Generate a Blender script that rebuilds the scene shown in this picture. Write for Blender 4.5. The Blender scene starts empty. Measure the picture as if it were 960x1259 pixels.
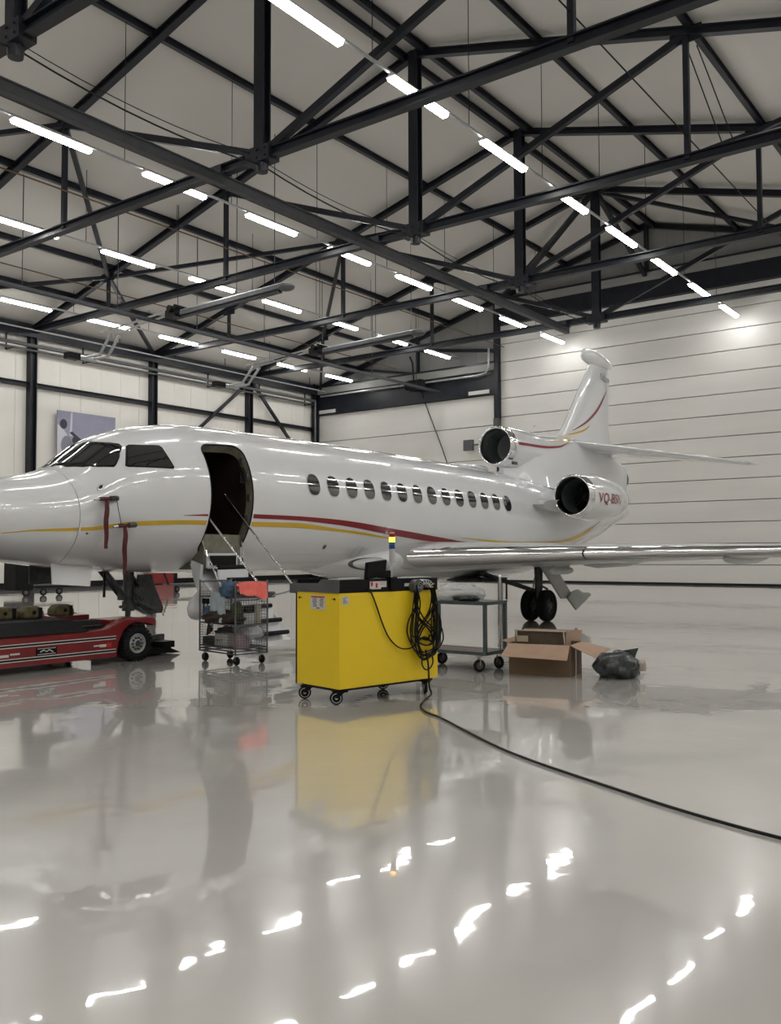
import bpy, bmesh, math, random
from mathutils import Vector, Matrix
random.seed(7)
SC = bpy.context.scene
COL = SC.collection
PI = math.pi
# ------------------------------------------------------------ camera, world, exposure
F_PX, CX, CY, CAM_H = 1128.0, 480.0, 629.5, 1.6
def cam_axes():
    d1 = Vector((1325-CX, -(678-CY), -F_PX)).normalized()      # vanishing point of the hangar's long direction (+X)
    d2 = Vector((-1030-CX, -(686-CY), -F_PX)).normalized()     # vanishing point of the cross direction (+Y)
    m = (d1+d2).normalized(); z = d1.cross(d2).normalized(); q = z.cross(m)
    return ((m-q)/math.sqrt(2)).normalized(), ((m+q)/math.sqrt(2)).normalized(), z
_x, _y, _z = cam_axes()
cd = bpy.data.cameras.new('camera'); cam = bpy.data.objects.new('camera', cd); COL.objects.link(cam)
cd.sensor_fit = 'HORIZONTAL'; cd.sensor_width = 36.0; cd.lens = F_PX*36.0/960.0
cd.clip_start = .05; cd.clip_end = 300
cam.matrix_world = Matrix.Translation((0, 0, CAM_H)) @ Matrix((_x, _y, _z)).to_4x4()
SC.camera = cam
SC.view_settings.view_transform = 'Standard'; SC.view_settings.look = 'None'
SC.view_settings.gamma = 1; SC.view_settings.use_curve_mapping = False
SC.view_settings.exposure = 0.0
LIGHT_POWER = 40.0
w = bpy.data.worlds.new('world'); SC.world = w; w.use_nodes = True
w.node_tree.nodes['Background'].inputs[0].default_value = (.5, .5, .52, 1)
w.node_tree.nodes['Background'].inputs[1].default_value = .02

# ------------------------------------------------------------ materials
def mat(name, col, rough=.5, metal=0, var=.0, vscale=3, bump=0, bscale=20, coat=0, emit=None, es=0, spec=.5, stretch=None, rvar=0):
    m = bpy.data.materials.new(name); m.use_nodes = True
    nt = m.node_tree; N = nt.nodes; L = nt.links; b = N['Principled BSDF']
    b.inputs['Base Color'].default_value = (*col, 1); b.inputs['Roughness'].default_value = rough
    b.inputs['Metallic'].default_value = metal; b.inputs['Coat Weight'].default_value = coat
    b.inputs['Coat Roughness'].default_value = .03; b.inputs['Specular IOR Level'].default_value = spec
    if emit: b.inputs['Emission Color'].default_value = (*emit, 1); b.inputs['Emission Strength'].default_value = es
    if var or bump or rvar:
        tc = N.new('ShaderNodeTexCoord'); mp = N.new('ShaderNodeMapping'); L.new(tc.outputs['Object'], mp.inputs[0])
        if stretch: mp.inputs['Scale'].default_value = stretch
    if var:
        n = N.new('ShaderNodeTexNoise'); n.inputs['Scale'].default_value = vscale; n.inputs['Detail'].default_value = 5
        L.new(mp.outputs[0], n.inputs[0]); r = N.new('ShaderNodeValToRGB'); L.new(n.outputs[0], r.inputs[0])
        r.color_ramp.elements[0].position = .3; r.color_ramp.elements[1].position = .7
        r.color_ramp.elements[0].color = (*[c*(1-var) for c in col], 1); r.color_ramp.elements[1].color = (*[min(1, c*(1+var)) for c in col], 1)
        L.new(r.outputs[0], b.inputs['Base Color'])
    if rvar:
        n3 = N.new('ShaderNodeTexNoise'); n3.inputs['Scale'].default_value = vscale; L.new(mp.outputs[0], n3.inputs[0])
        mr = N.new('ShaderNodeMapRange'); L.new(n3.outputs[0], mr.inputs[0]); mr.inputs[3].default_value = max(0, rough-rvar); mr.inputs[4].default_value = rough+rvar
        L.new(mr.outputs[0], b.inputs['Roughness'])
    if bump:
        n2 = N.new('ShaderNodeTexNoise'); n2.inputs['Scale'].default_value = bscale; n2.inputs['Detail'].default_value = 4
        L.new(mp.outputs[0], n2.inputs[0]); bp = N.new('ShaderNodeBump'); bp.inputs['Strength'].default_value = 1; bp.inputs['Distance'].default_value = bump
        L.new(n2.outputs[0], bp.inputs['Height']); L.new(bp.outputs[0], b.inputs['Normal'])
    return m
M = {}
M['steel'] = mat('navy_steel', (.0095, .0115, .0175), .42, 0, .25, 2, spec=.35)
M['grey_steel'] = mat('grey_steel', (.10, .105, .11), .45, .3, .15, 4)
M['galv'] = mat('galvanised', (.45, .46, .47), .4, .6, .15, 6)
M['roof'] = mat('roof_sheet', (.575, .555, .52), .75, 0, .04, .25)
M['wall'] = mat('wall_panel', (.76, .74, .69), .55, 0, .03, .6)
M['door'] = mat('door_panel', (.73, .715, .685), .45, 0, .05, .5, stretch=(1, .3, 2))
M['joint'] = mat('joint_dark', (.12, .12, .11), .8)
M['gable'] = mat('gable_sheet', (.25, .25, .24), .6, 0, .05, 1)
M['black'] = mat('black_paint', (.006, .006, .007), .45, 0, .2, 8, spec=.2)
M['blackm'] = mat('black_matte', (.012, .012, .013), .75, 0, .3, 12, spec=.2, bump=.002, bscale=60)
M['rubber'] = mat('rubber', (.009, .009, .010), .8, 0, .3, 30, spec=.25, bump=.002, bscale=90)
M['white'] = mat('aircraft_white', (.775, .79, .81), .22, 0, .015, .8, coat=1.0)
M['under'] = mat('aircraft_grey', (.52, .53, .52), .35, 0, .04, 2, coat=.5)
M['chrome'] = mat('polished_metal', (.82, .82, .84), .09, 1, .04, 3)
M['alu'] = mat('dull_aluminium', (.55, .56, .57), .32, 1, .08, 8)
M['duct'] = mat('intake_duct', (.10, .115, .115), .45, .3, .2, 3)
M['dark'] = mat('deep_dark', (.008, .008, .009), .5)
M['red'] = mat('stripe_red', (.24, .006, .014), .3, coat=.3)
M['yel'] = mat('stripe_yellow', (.68, .44, .03), .3, coat=.3)
M['glass'] = mat('dark_glass', (.012, .014, .015), .04, 0, coat=1)
M['cabin'] = mat('cabin_glass', (.032, .035, .035), .08, 0, .3, 3, coat=1, stretch=(1, 1, 3))
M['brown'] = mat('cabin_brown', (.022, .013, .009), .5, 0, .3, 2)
M['frame'] = mat('door_frame_green', (.20, .20, .155), .45, .2, .25, 7)
M['streamer'] = mat('streamer_red', (.085, .005, .009), .6, 0, .3, 20)
M['rail'] = mat('rail_steel', (.042, .045, .05), .45, .2, .15, 4)
M['wire'] = mat('wire_grey', (.13, .135, .14), .4, .4, .15, 6)
M['gear'] = mat('gear_grey', (.075, .08, .08), .4, .4, .3, 12)
M['tugred'] = mat('tug_red', (.20, .011, .013), .35, 0, .1, 3, coat=.4)
M['cartyel'] = mat('cart_yellow', (.88, .63, .012), .38, 0, .03, 1.5, coat=.2)
M['label'] = mat('label_white', (.62, .62, .60), .5)
M['ink'] = mat('label_ink', (.05, .05, .06), .5)
M['inkred'] = mat('label_red', (.5, .03, .02), .5)
M['teal'] = mat('trolley_teal', (.06, .082, .086), .4, .3, .25, 8)
M['ply'] = mat('shelf_ply', (.16, .125, .095), .6, 0, .25, 6, stretch=(8, 1, 1))
M['card'] = mat('cardboard', (.175, .118, .078), .8, 0, .07, 6, bump=.001, bscale=120, stretch=(1, 1, 6))
M['card_in'] = mat('cardboard_inner', (.40, .275, .195), .8, 0, .06, 6)
M['card_dk'] = mat('cardboard_dark', (.085, .06, .042), .8, 0, .25, 8)
M['tape'] = mat('packing_tape', (.45, .40, .32), .25)
M['bagblack'] = mat('black_plastic_bag', (.035, .042, .045), .28, 0, .4, 12, bump=.02, bscale=9)
M['coral'] = mat('coral_cloth', (1.0, .19, .155), .8, 0, .12, 12, bump=.006, bscale=22)
M['bluecloth'] = mat('blue_cloth', (.06, .11, .18), .85, 0, .3, 10, bump=.006, bscale=22)
M['palecloth'] = mat('pale_blue_cloth', (.40, .46, .50), .85, 0, .12, 10, bump=.006, bscale=18)
M['darkcloth'] = mat('dark_cloth', (.035, .024, .02), .85, 0, .35, 10, bump=.006, bscale=22)
M['greenbag'] = mat('olive_bag', (.05, .058, .02), .7, 0, .35, 14, bump=.004, bscale=30)
M['pink'] = mat('pale_pink_box', (.42, .33, .34), .6, 0, .15, 9)
M['chock'] = mat('chock_yellow', (.10, .082, .036), .7, 0, .45, 12, bump=.006, bscale=20)
M['lens_red'] = mat('lens_red', (.35, .015, .01), .25)
M['lens_amber'] = mat('lens_amber', (1, .5, .02), .25, emit=(1, .50, .05), es=4)
M['lens_green'] = mat('lens_green', (.02, .16, .11), .25)
M['lens_blue'] = mat('lens_blue', (.01, .04, .30), .25)
M['lightgrey'] = mat('light_grey_plastic', (.48, .49, .48), .4)
M['cable'] = mat('cable_black', (.006, .006, .006), .5, spec=.25)
M['redcab'] = mat('cabinet_red', (.22, .02, .02), .4, 0, .06, 2)
M['housing'] = mat('lamp_housing', (.55, .55, .55), .4)
M['tube'] = mat('lamp_diffuser', (.9, .9, .9), .4, emit=(1.0, .985, .955), es=LIGHT_POWER)
M['sock'] = mat('rust_cable', (.10, .055, .03), .7)

def clear_plastic(name, col, alpha):
    m = mat(name, col, .18, bump=.015, bscale=14); m.node_tree.nodes['Principled BSDF'].inputs['Alpha'].default_value = alpha
    return m
M['plastic'] = clear_plastic('clear_plastic_bag', (.62, .64, .66), .5)
M['plastic2'] = clear_plastic('white_plastic_bag', (.72, .72, .74), .7)

def floor_mat():
    m = bpy.data.materials.new('epoxy_floor'); m.use_nodes = True; nt = m.node_tree; N = nt.nodes; L = nt.links; b = N['Principled BSDF']
    tc = N.new('ShaderNodeTexCoord')
    def noise(scale, detail=3, st=(1, 1, 1)):
        mp = N.new('ShaderNodeMapping'); mp.inputs['Scale'].default_value = st; L.new(tc.outputs['Object'], mp.inputs[0])
        n = N.new('ShaderNodeTexNoise'); n.inputs['Scale'].default_value = scale; n.inputs['Detail'].default_value = detail; L.new(mp.outputs[0], n.inputs[0]); return n
    n = noise(.35, 6); r = N.new('ShaderNodeValToRGB'); L.new(n.outputs[0], r.inputs[0])
    r.color_ramp.elements[0].position = .25; r.color_ramp.elements[1].position = .75
    r.color_ramp.elements[0].color = (.54, .522, .492, 1); r.color_ramp.elements[1].color = (.585, .567, .536, 1)
    L.new(r.outputs[0], b.inputs['Base Color'])
    b.inputs['Roughness'].default_value = .16; b.inputs['IOR'].default_value = 1.5
    b.inputs['Coat Weight'].default_value = 1; b.inputs['Coat IOR'].default_value = 1.42; b.inputs['Specular IOR Level'].default_value = .22
    b.inputs['Coat Roughness'].default_value = .025
    n1 = noise(.8, 1); n2 = noise(2.6, 2)
    b1 = N.new('ShaderNodeBump'); b1.inputs['Distance'].default_value = .007; b1.inputs['Strength'].default_value = 1; L.new(n1.outputs[0], b1.inputs['Height'])
    b2 = N.new('ShaderNodeBump'); b2.inputs['Distance'].default_value = .0016; b2.inputs['Strength'].default_value = 1; L.new(n2.outputs[0], b2.inputs['Height']); L.new(b1.outputs[0], b2.inputs['Normal'])
    L.new(b2.outputs[0], b.inputs['Normal']); L.new(b2.outputs[0], b.inputs['Coat Normal'])
    return m
M['floor'] = floor_mat()

# ------------------------------------------------------------ object helpers
FR = {}                         # frame (world matrix) of every thing, so parts can be written in world coordinates
def thing(name, label, cat, loc=(0, 0, 0), rz=0, group=None):
    o = bpy.data.objects.new(name, None); COL.objects.link(o); o.empty_display_size = .2
    o.location = loc; o.rotation_euler = (0, 0, rz); o['label'] = label; o['category'] = cat
    if group: o['group'] = group
    FR[o.name] = Matrix.Translation(loc) @ Matrix.Rotation(rz, 4, 'Z')
    return o
def tag(o, label, cat, group=None):
    o['label'] = label; o['category'] = cat
    if group: o['group'] = group
    return o
class MB:
    def __init__(s): s.v = []; s.f = []
    def add(s, vs, fs):
        k = len(s.v); s.v += [tuple(p) for p in vs]; s.f += [tuple(i+k for i in f) for f in fs]; return s
    def box(s, c, d, R=None):
        x, y, z = d[0]/2, d[1]/2, d[2]/2
        vs = [Vector((a*x, b*y, e*z)) for a in (-1, 1) for b in (-1, 1) for e in (-1, 1)]
        if R is not None: vs = [R @ q for q in vs]
        vs = [q+Vector(c) for q in vs]
        return s.add(vs, [(0, 1, 3, 2), (4, 6, 7, 5), (0, 4, 5, 1), (2, 3, 7, 6), (0, 2, 6, 4), (1, 5, 7, 3)])
    def bbox(s, a, b): return s.box([(a[i]+b[i])/2 for i in range(3)], [abs(b[i]-a[i]) for i in range(3)])
    def bar(s, p, q, w, h, up=(0, 0, 1), kind='box'):
        p, q = Vector(p), Vector(q); d = q-p; L = d.length; d.normalize(); u = Vector(up)
        if abs(d.dot(u)) > .97: u = Vector((1, 0, 0))
        y = u.cross(d).normalized(); z = d.cross(y); R = Matrix((d, y, z)).transposed(); c = (p+q)/2
        if kind == 'box': return s.box(c, (L, w, h), R)
        t = .035*h/.3+.006
        s.box(c, (L, .02+w*.05, h-2*t), R); s.box(c+z*(h/2-t/2), (L, w, t), R); return s.box(c-z*(h/2-t/2), (L, w, t), R)
    def ring(s, c, n, r, k, a0=0, ry=None):
        n = Vector(n).normalized(); u = Vector((0, 0, 1)) if abs(n.z) < .9 else Vector((1, 0, 0)); x = u.cross(n).normalized(); y = n.cross(x)
        ry = r if ry is None else ry
        return [Vector(c)+x*r*math.cos(a0+2*PI*i/k)+y*ry*math.sin(a0+2*PI*i/k) for i in range(k)]
    def loft(s, rings, cap0=True, cap1=True, closed=True):
        k = len(rings[0]); b = len(s.v); vs = [p for r in rings for p in r]; fs = []
        m = k if closed else k-1
        for i in range(len(rings)-1):
            for j in range(m):
                a = i*k+j; c = i*k+(j+1) % k; fs.append((a, c, c+k, a+k))
        if cap0: fs.append(tuple(range(k-1, -1, -1)))
        if cap1: o = (len(rings)-1)*k; fs.append(tuple(range(o, o+k)))
        return s.add(vs, fs)
    def cyl(s, p, q, r0, r1=None, k=12, caps=True):
        r1 = r0 if r1 is None else r1; n = Vector(q)-Vector(p)
        return s.loft([s.ring(p, n, r0, k), s.ring(q, n, r1, k)], caps, caps)
    def lathe(s, o, ax, prof, k=32, caps=(False, False)):     # prof: (distance along axis, radius)
        ax = Vector(ax).normalized()
        return s.loft([s.ring(Vector(o)+ax*t, ax, max(r, 1e-4), k) for t, r in prof], caps[0], caps[1])
    def tube(s, pts, r, k=8, closed=False):
        P = [Vector(p) for p in pts]; n = len(P); rings = []; x = None
        for i in range(n):
            if closed: t = P[(i+1) % n]-P[i-1]
            else: t = P[min(i+1, n-1)]-P[max(i-1, 0)]
            t.normalize()
            if x is None:
                u = Vector((0, 0, 1)) if abs(t.z) < .9 else Vector((1, 0, 0)); x = u.cross(t).normalized()
            else: x = (x-t*x.dot(t)).normalized()
            y = t.cross(x); rings.append([P[i]+x*r*math.cos(2*PI*j/k)+y*r*math.sin(2*PI*j/k) for j in range(k)])
        if closed: rings.append(rings[0]); return s.loft(rings, False, False)
        return s.loft(rings)
    def prism(s, poly, a, b, axis=1):      # poly in the two remaining axes, extruded along axis from a to b
        def P(q, t):
            v = [0, 0, 0]; v[axis] = t; o = [i for i in range(3) if i != axis]; v[o[0]] = q[0]; v[o[1]] = q[1]; return v
        k = len(poly); vs = [P(q, a) for q in poly]+[P(q, b) for q in poly]
        fs = [tuple(range(k)), tuple(range(2*k-1, k-1, -1))]+[(i, i+k, (i+1) % k+k, (i+1) % k) for i in range(k)]
        return s.add(vs, fs)
    def sphere(s, c, r, k=12, n=8, R=None):
        r = (r, r, r) if not hasattr(r, '__len__') else r; rings = []
        for i in range(n+1):
            ph = -PI/2+PI*i/n; rr = max(math.cos(ph), 1e-3)
            ring = [Vector((r[0]*rr*math.cos(2*PI*j/k), r[1]*rr*math.sin(2*PI*j/k), r[2]*math.sin(ph))) for j in range(k)]
            if R is not None: ring = [R @ q for q in ring]
            rings.append([q+Vector(c) for q in ring])
        return s.loft(rings)
    def build(s, name, m, parent=None, smooth=False, label=None, stuff=False, bevel=0, angle=35, local=False):
        vs = s.v
        top = parent
        while top is not None and top.parent is not None: top = top.parent
        if top is not None and top.name in FR and not local:
            inv = FR[top.name].inverted(); vs = [inv @ Vector(p) for p in vs]
        me = bpy.data.meshes.new(name); me.from_pydata([tuple(p) for p in vs], [], s.f); me.validate()
        bm = bmesh.new(); bm.from_mesh(me); bmesh.ops.recalc_face_normals(bm, faces=bm.faces); bm.to_mesh(me); bm.free()
        for x in (m if isinstance(m, (list, tuple)) else [m]): me.materials.append(x)
        if smooth:
            for p in me.polygons: p.use_smooth = True
            if angle: me.set_sharp_from_angle(angle=math.radians(angle))
        o = bpy.data.objects.new(name, me); COL.objects.link(o)
        if parent is not None: o.parent = parent
        if bevel:
            b = o.modifiers.new('bevel', 'BEVEL'); b.width = bevel; b.segments = 2; b.limit_method = 'ANGLE'
        if label: o['label'] = label
        if stuff: o['kind'] = 'stuff'
        return o
def struct(name, mb, m, parent=None, **k):
    o = mb.build(name, m, parent, **k)
    if parent is None: o['kind'] = 'structure'
    return o
def dup(root, loc, rz=None, label=None, group=None):
    r = root.copy(); COL.objects.link(r); r.location = loc
    if rz is not None: r.rotation_euler = (0, 0, rz)
    if label: r['label'] = label
    if group: r['group'] = group
    for ch in list(root.children):
        c = ch.copy(); COL.objects.link(c); c.parent = r
        for g in list(ch.children):
            d = g.copy(); COL.objects.link(d); d.parent = c
    return r
def spline(P, n=8):
    P = [Vector(p) for p in P]; out = []
    for i in range(len(P)-1):
        a, b, c, d = P[max(i-1, 0)], P[i], P[i+1], P[min(i+2, len(P)-1)]
        for k in range(n):
            t = k/n; out.append(.5*((2*b)+(c-a)*t+(2*a-5*b+4*c-d)*t*t+(3*b-a-3*c+d)*t**3))
    out.append(P[-1]); return out
def wheel(c, ax, R, W, parent, hubm=None, name='wheel', k=24, hub_r=.55, treads=0):
    c = Vector(c); ax = Vector(ax).normalized()
    t = MB(); t.lathe(c-ax*W/2, ax, [(.12*W, R*hub_r), (0, R*.75), (.06*W, R*.93), (.22*W, R), (.78*W, R), (.94*W, R*.93), (W, R*.75), (.88*W, R*hub_r), (.12*W, R*hub_r)], k)
    for i in range(treads):
        a = 2*PI*i/treads; d = Vector((math.cos(a), 0, math.sin(a))) if abs(ax.y) > .5 else Vector((0, math.cos(a), math.sin(a)))
        for sgn in (-1, 1): t.box(c+d*(R-.004)+ax*sgn*W*.26, (.02, W*.42, .03) if abs(ax.y) > .5 else (W*.42, .02, .03), Matrix.Rotation(-a, 3, 'Y') if abs(ax.y) > .5 else Matrix.Rotation(a, 3, 'X'))
    w_ = t.build(name, M['rubber'], parent, smooth=True)
    h = MB(); h.lathe(c-ax*W*.45, ax, [(0, R*.05), (0, R*hub_r*.35), (W*.12, R*hub_r*.5), (W*.18, R*hub_r*.85), (0, R*hub_r*.95), (.02*W, R*hub_r), (W*.88, R*hub_r), (W*.9, R*hub_r*.9), (W*.75, R*hub_r*.8), (W*.8, R*.05)], k, (True, True))
    hb = h.build('hub', hubm or M['alu'], w_, smooth=True)
    return w_
# ------------------------------------------------------------ the hangar
YW, YR_, XE, XF = 40.4, 17.5, 45.8, -12.0          # left wall, ridge, end wall, front wall
YRW = 2*YR_-YW                                      # right wall (-5.4)
TRX = [-4.18, 3.08, 10.34, 17.6, 24.86, 32.12, 39.38]
ZC, ZA, SL = 12.45, 18.85, .267                     # bottom chord, roof underside at the ridge, roof slope
def zroof(y): return ZA-SL*abs(y-YR_)
def floor_z(x, y):                                  # near slope added to shift the lamps' reflections: falls away from the camera, level from 7.5 m on
    d = .801*x+.599*y; s = .021
    return 0 if d > 7.5 else (s*(7.5-d)**2/7.4 if d > 3.8 else s*1.85+s*(3.8-max(d, -2)))
fl = MB(); gx = [XF, -6]+[-4+.5*i for i in range(37)]+[20, XE+.3]; gy = [YRW+.45*i for i in range(48)]+[22, YW+.3]; k_ = len(gy)
vs = [(x, y, floor_z(x, y)) for x in gx for y in gy]; fs = [(i*k_+j, i*k_+k_+j, i*k_+k_+j+1, i*k_+j+1) for i in range(len(gx)-1) for j in range(k_-1)]
fl.add(vs, fs); fo = struct('floor', fl, M['floor'], smooth=True, angle=0)
fb = MB(); fb.bbox((XF, YRW, -.3), (XE+.3, YW+.3, -.02)); fb.build('slab', M['joint'], fo)
ce = MB()
for s in (-1, 1):
    y0, y1 = YR_, YR_+s*23.2
    ce.prism([(y0, zroof(y0)), (y1, zroof(y1)), (y1, zroof(y1)+.2), (y0, zroof(y0)+.2)], XF-.2, XE+.5, axis=0)
struct('ceiling', ce, M['roof'])
# left wall: backing and 1.2 m sheet panels with open joints
wl = MB(); wl.bbox((XF, YW+.05, 0), (XE, YW+.3, 13.1)); wl_o = struct('wall_left', wl, M['joint'])
def panel_set(parent, n, x0, dx, zs, y, ys, m, gap=.012):
    for (z0, z1) in zs:
        me = None
        for i in range(n):
            if me is None:
                b = MB(); b.bbox((0, 0, z0+gap/2), (dx-gap, ys, z1-gap/2)); o = b.build('panel', m, parent); o.location = (x0, y, 0); me = o
            else:
                o = me.copy(); COL.objects.link(o); o.location = (x0+i*dx, y, 0)
n_ = 48; dxp = (XE-XF)/n_
panel_set(wl_o, n_, XF, dxp, [(0, 9.8), (9.8, 13.0)], YW, .05, M['wall'])
wr = MB(); wr.bbox((XF, YRW-.3, 0), (XE, YRW, 13.1)); struct('wall_right', wr, M['wall'])
wf = MB(); wf.prism([(YRW, 0), (YW, 0), (YW, zroof(YW)), (YR_, ZA), (YRW, zroof(YRW))], XF-.3, XF, axis=0); struct('wall_front', wf, M['wall'])
# end wall
DZ1, DZ2 = 10.78, 14.72
Ya, Yb = 26.45, 8.55
we = MB(); we.prism([(YRW, 0), (YW, 0), (YW, zroof(YW)), (YR_, ZA), (YRW, zroof(YRW))], XE+.22, XE+.5, axis=0)
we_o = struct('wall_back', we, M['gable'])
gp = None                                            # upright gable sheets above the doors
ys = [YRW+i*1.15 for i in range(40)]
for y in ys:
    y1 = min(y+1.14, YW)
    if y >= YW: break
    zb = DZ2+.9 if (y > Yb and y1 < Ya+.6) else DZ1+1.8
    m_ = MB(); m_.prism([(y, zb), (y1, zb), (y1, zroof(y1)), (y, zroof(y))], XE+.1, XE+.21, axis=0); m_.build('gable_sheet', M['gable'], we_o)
# sectional doors: each section its own panel
def sect_door(name, y0, y1, zs, x):
    b = MB(); b.bbox((x+.08, y0, 0), (x+.2, y1, zs[-1])); d = struct(name, b, M['joint'])
    for i in range(len(zs)-1):
        p = MB(); g = .02
        z0, z1 = zs[i]+.012, zs[i+1]-.012
        p.prism([(x+.1, z0), (x+.012, z0+.008), (x, z0+.022), (x, z1-.022), (x+.012, z1-.008), (x+.1, z1)], y0+.02, y1-.02, axis=1)
        p.build('panel', M['door'], d)
    s = MB(); s.bbox((x-.03, y0, 0), (x+.1, y1, .10)); s.build('bottom_seal', M['black'], d)
    return d
sect_door('door_1', Ya+.14, YW-.25, [0, 1.15, 3.1, 5.07, 7.03, 9.0, DZ1], XE)
sect_door('door_2', Yb+.14, Ya-.14, [0]+[1.0+1.053*k for k in range(13)]+[DZ2], XE)
sect_door('door_3', YRW+.2, Yb-.14, [0, 1.15, 3.1, 5.07, 7.03, 9.0, DZ1], XE)
for nm, y0, y1, z0, z1 in (('trim_1', Ya+.1, YW, DZ1, DZ1+1.35), ('trim_2', Yb, Ya, DZ2, DZ2+.95), ('trim_3', YRW, Yb-.1, DZ1, DZ1+1.35)):
    b = MB(); b.bbox((XE-.25, y0, z0), (XE+.1, y1, z1)); t_ = struct(nm, b, M['steel'])
    c = MB(); c.bbox((XE-.35, y0, z1), (XE+.12, y1, z1+.42)); c.build('fascia', M['gable'], t_)
    c = MB(); c.bbox((XE-.40, y0, z1+.42), (XE-.1, y1, z1+.52)); c.build('flange', M['steel'], t_)
b = MB(); b.bbox((XF, YW-.06, 0), (XE, YW-.001, .28)); struct('baseboard_left', b, M['black'])
# columns on the left wall
def column(x, y, h, label, s=.34, grp=None, mm='steel'):
    t = thing('steel_column', label, 'column', (x, y, 0), 0, grp)
    a = MB(); a.bar((x, y, 0), (x, y, h), s, s, (1, 0, 0), 'I'); a.build('shaft', M[mm], t)
    a = MB(); a.box((x, y, .02), (s+.15, s+.15, .04)); a.build('base_plate', M[mm], t)
    return t
cl = ['dark steel column at the left wall beside the jet poster, leftmost in the photo', 'dark steel column on the left wall behind the cockpit roof', 'dark steel column on the left wall where two braces meet']
for i, x in enumerate(TRX):
    lab = {4: cl[0], 5: cl[1], 6: cl[2]}.get(i, 'dark steel wall column of the left wall outside the view')
    column(x, YW-.2, 12.6, lab, .36, None if i > 3 else 'columns outside the view')
    column(x, YRW+.2, 12.6, 'dark steel column of the right wall outside the view', .36, 'columns outside the view')
column(XE-.45, YW-.25, 12.9, 'dark steel corner column between left wall and big doors', .3)
t = column(XE-.12, Ya, 17.0, 'tall thin dark post between the low door and the tall tail door', .12)
a = MB(); a.bbox((XE-.3, Ya-.14, 9.3), (XE+.05, Ya+.14, 17.0)); a.build('upper_shaft', M['steel'], t)
a = MB(); a.box((XE-.35, Ya-.05, 9.1), (.2, .3, .45)); a.build('bracket', M['grey_steel'], t)
column(XE-.12, Yb, 17.0, 'tall thin dark post on the right side of the tail door', .24)
# girt and rails along the left wall
g = MB(); g.bar((XF, YW-.12, 9.82), (XE, YW-.12, 9.82), .22, .22, kind='I'); tag(g.build('wall_girt', M['steel']), 'dark horizontal steel girt along the left wall above the poster', 'beam')
g = MB(); g.bar((XF, YW-.3, 12.4), (XE-.3, YW-.3, 12.4), .22, .62); tag(g.build('eaves_beam', M['steel']), 'deep dark eaves beam along the top of the left wall', 'beam')
g = MB(); g.bar((XF, YRW+.3, 12.5), (XE-.3, YRW+.3, 12.5), .3, .5, kind='I'); tag(g.build('eaves_beam', M['steel']), 'dark eaves beam of the right wall, outside the view', 'beam')
t = thing('service_pipes', 'pair of grey pipes running along the left wall above the girt', 'pipe', (XF, YW-.55, 11.5))
a = MB(); a.cyl((XF, YW-.6, 11.62), (XE-.8, YW-.6, 11.62), .09); a.build('pipe', M['grey_steel'], t, smooth=True)
a = MB(); a.cyl((XF, YW-.45, 11.42), (XE-.8, YW-.45, 11.42), .06); a.build('pipe', M['grey_steel'], t, smooth=True)
a = MB(); a.cyl((XE-.8, YW-.6, 11.7), (XE-.8, YW-.6, 0.2), .07); a.build('downpipe', M['grey_steel'], t, smooth=True)
for i in range(14):
    x = XF+2+i*4.2; a = MB(); a.bar((x, YW-.7, 11.36), (x, YW, 11.36), .06, .05); a.bar((x, YW-.05, 11.36), (x, YW-.05, 12.3), .05, .05, (1, 0, 0)); a.build('pipe_bracket', M['steel'], t)
t = thing('eaves_conduit', 'thin grey conduit with hangers just under the left eaves', 'conduit', (XF, YW-1.4, 12.1))
a = MB(); a.cyl((XF, YW-1.5, 12.15), (XE-.8, YW-1.5, 12.15), .04, k=8); a.build('pipe', M['galv'], t, smooth=True)
for i in range(16):
    x = XF+1+i*3.63; a = MB(); a.bar((x, YW-1.5, 12.15), (x, YW-1.5, 12.85), .03, .03, (1, 0, 0)); a.build('hanger', M['steel'], t)
# wall bracing beside the third column
t = thing('wall_brace', 'dark diagonal wall brace leaning left from the third column', 'brace', (TRX[6], YW-.25, 9))
a = MB(); a.bar((TRX[6]-.1, YW-.35, 12.1), (TRX[6]-6.8, YW-.35, 6.6), .16, .16); a.build('brace_bar', M['steel'], t)
t = thing('wall_brace', 'dark diagonal wall brace leaning right towards the corner column', 'brace', (TRX[6]+.2, YW-.25, 9))
a = MB(); a.bar((TRX[6]+.1, YW-.35, 12.1), (XE-.6, YW-.35, 6.6), .16, .16); a.build('brace_bar', M['steel'], t)

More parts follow.
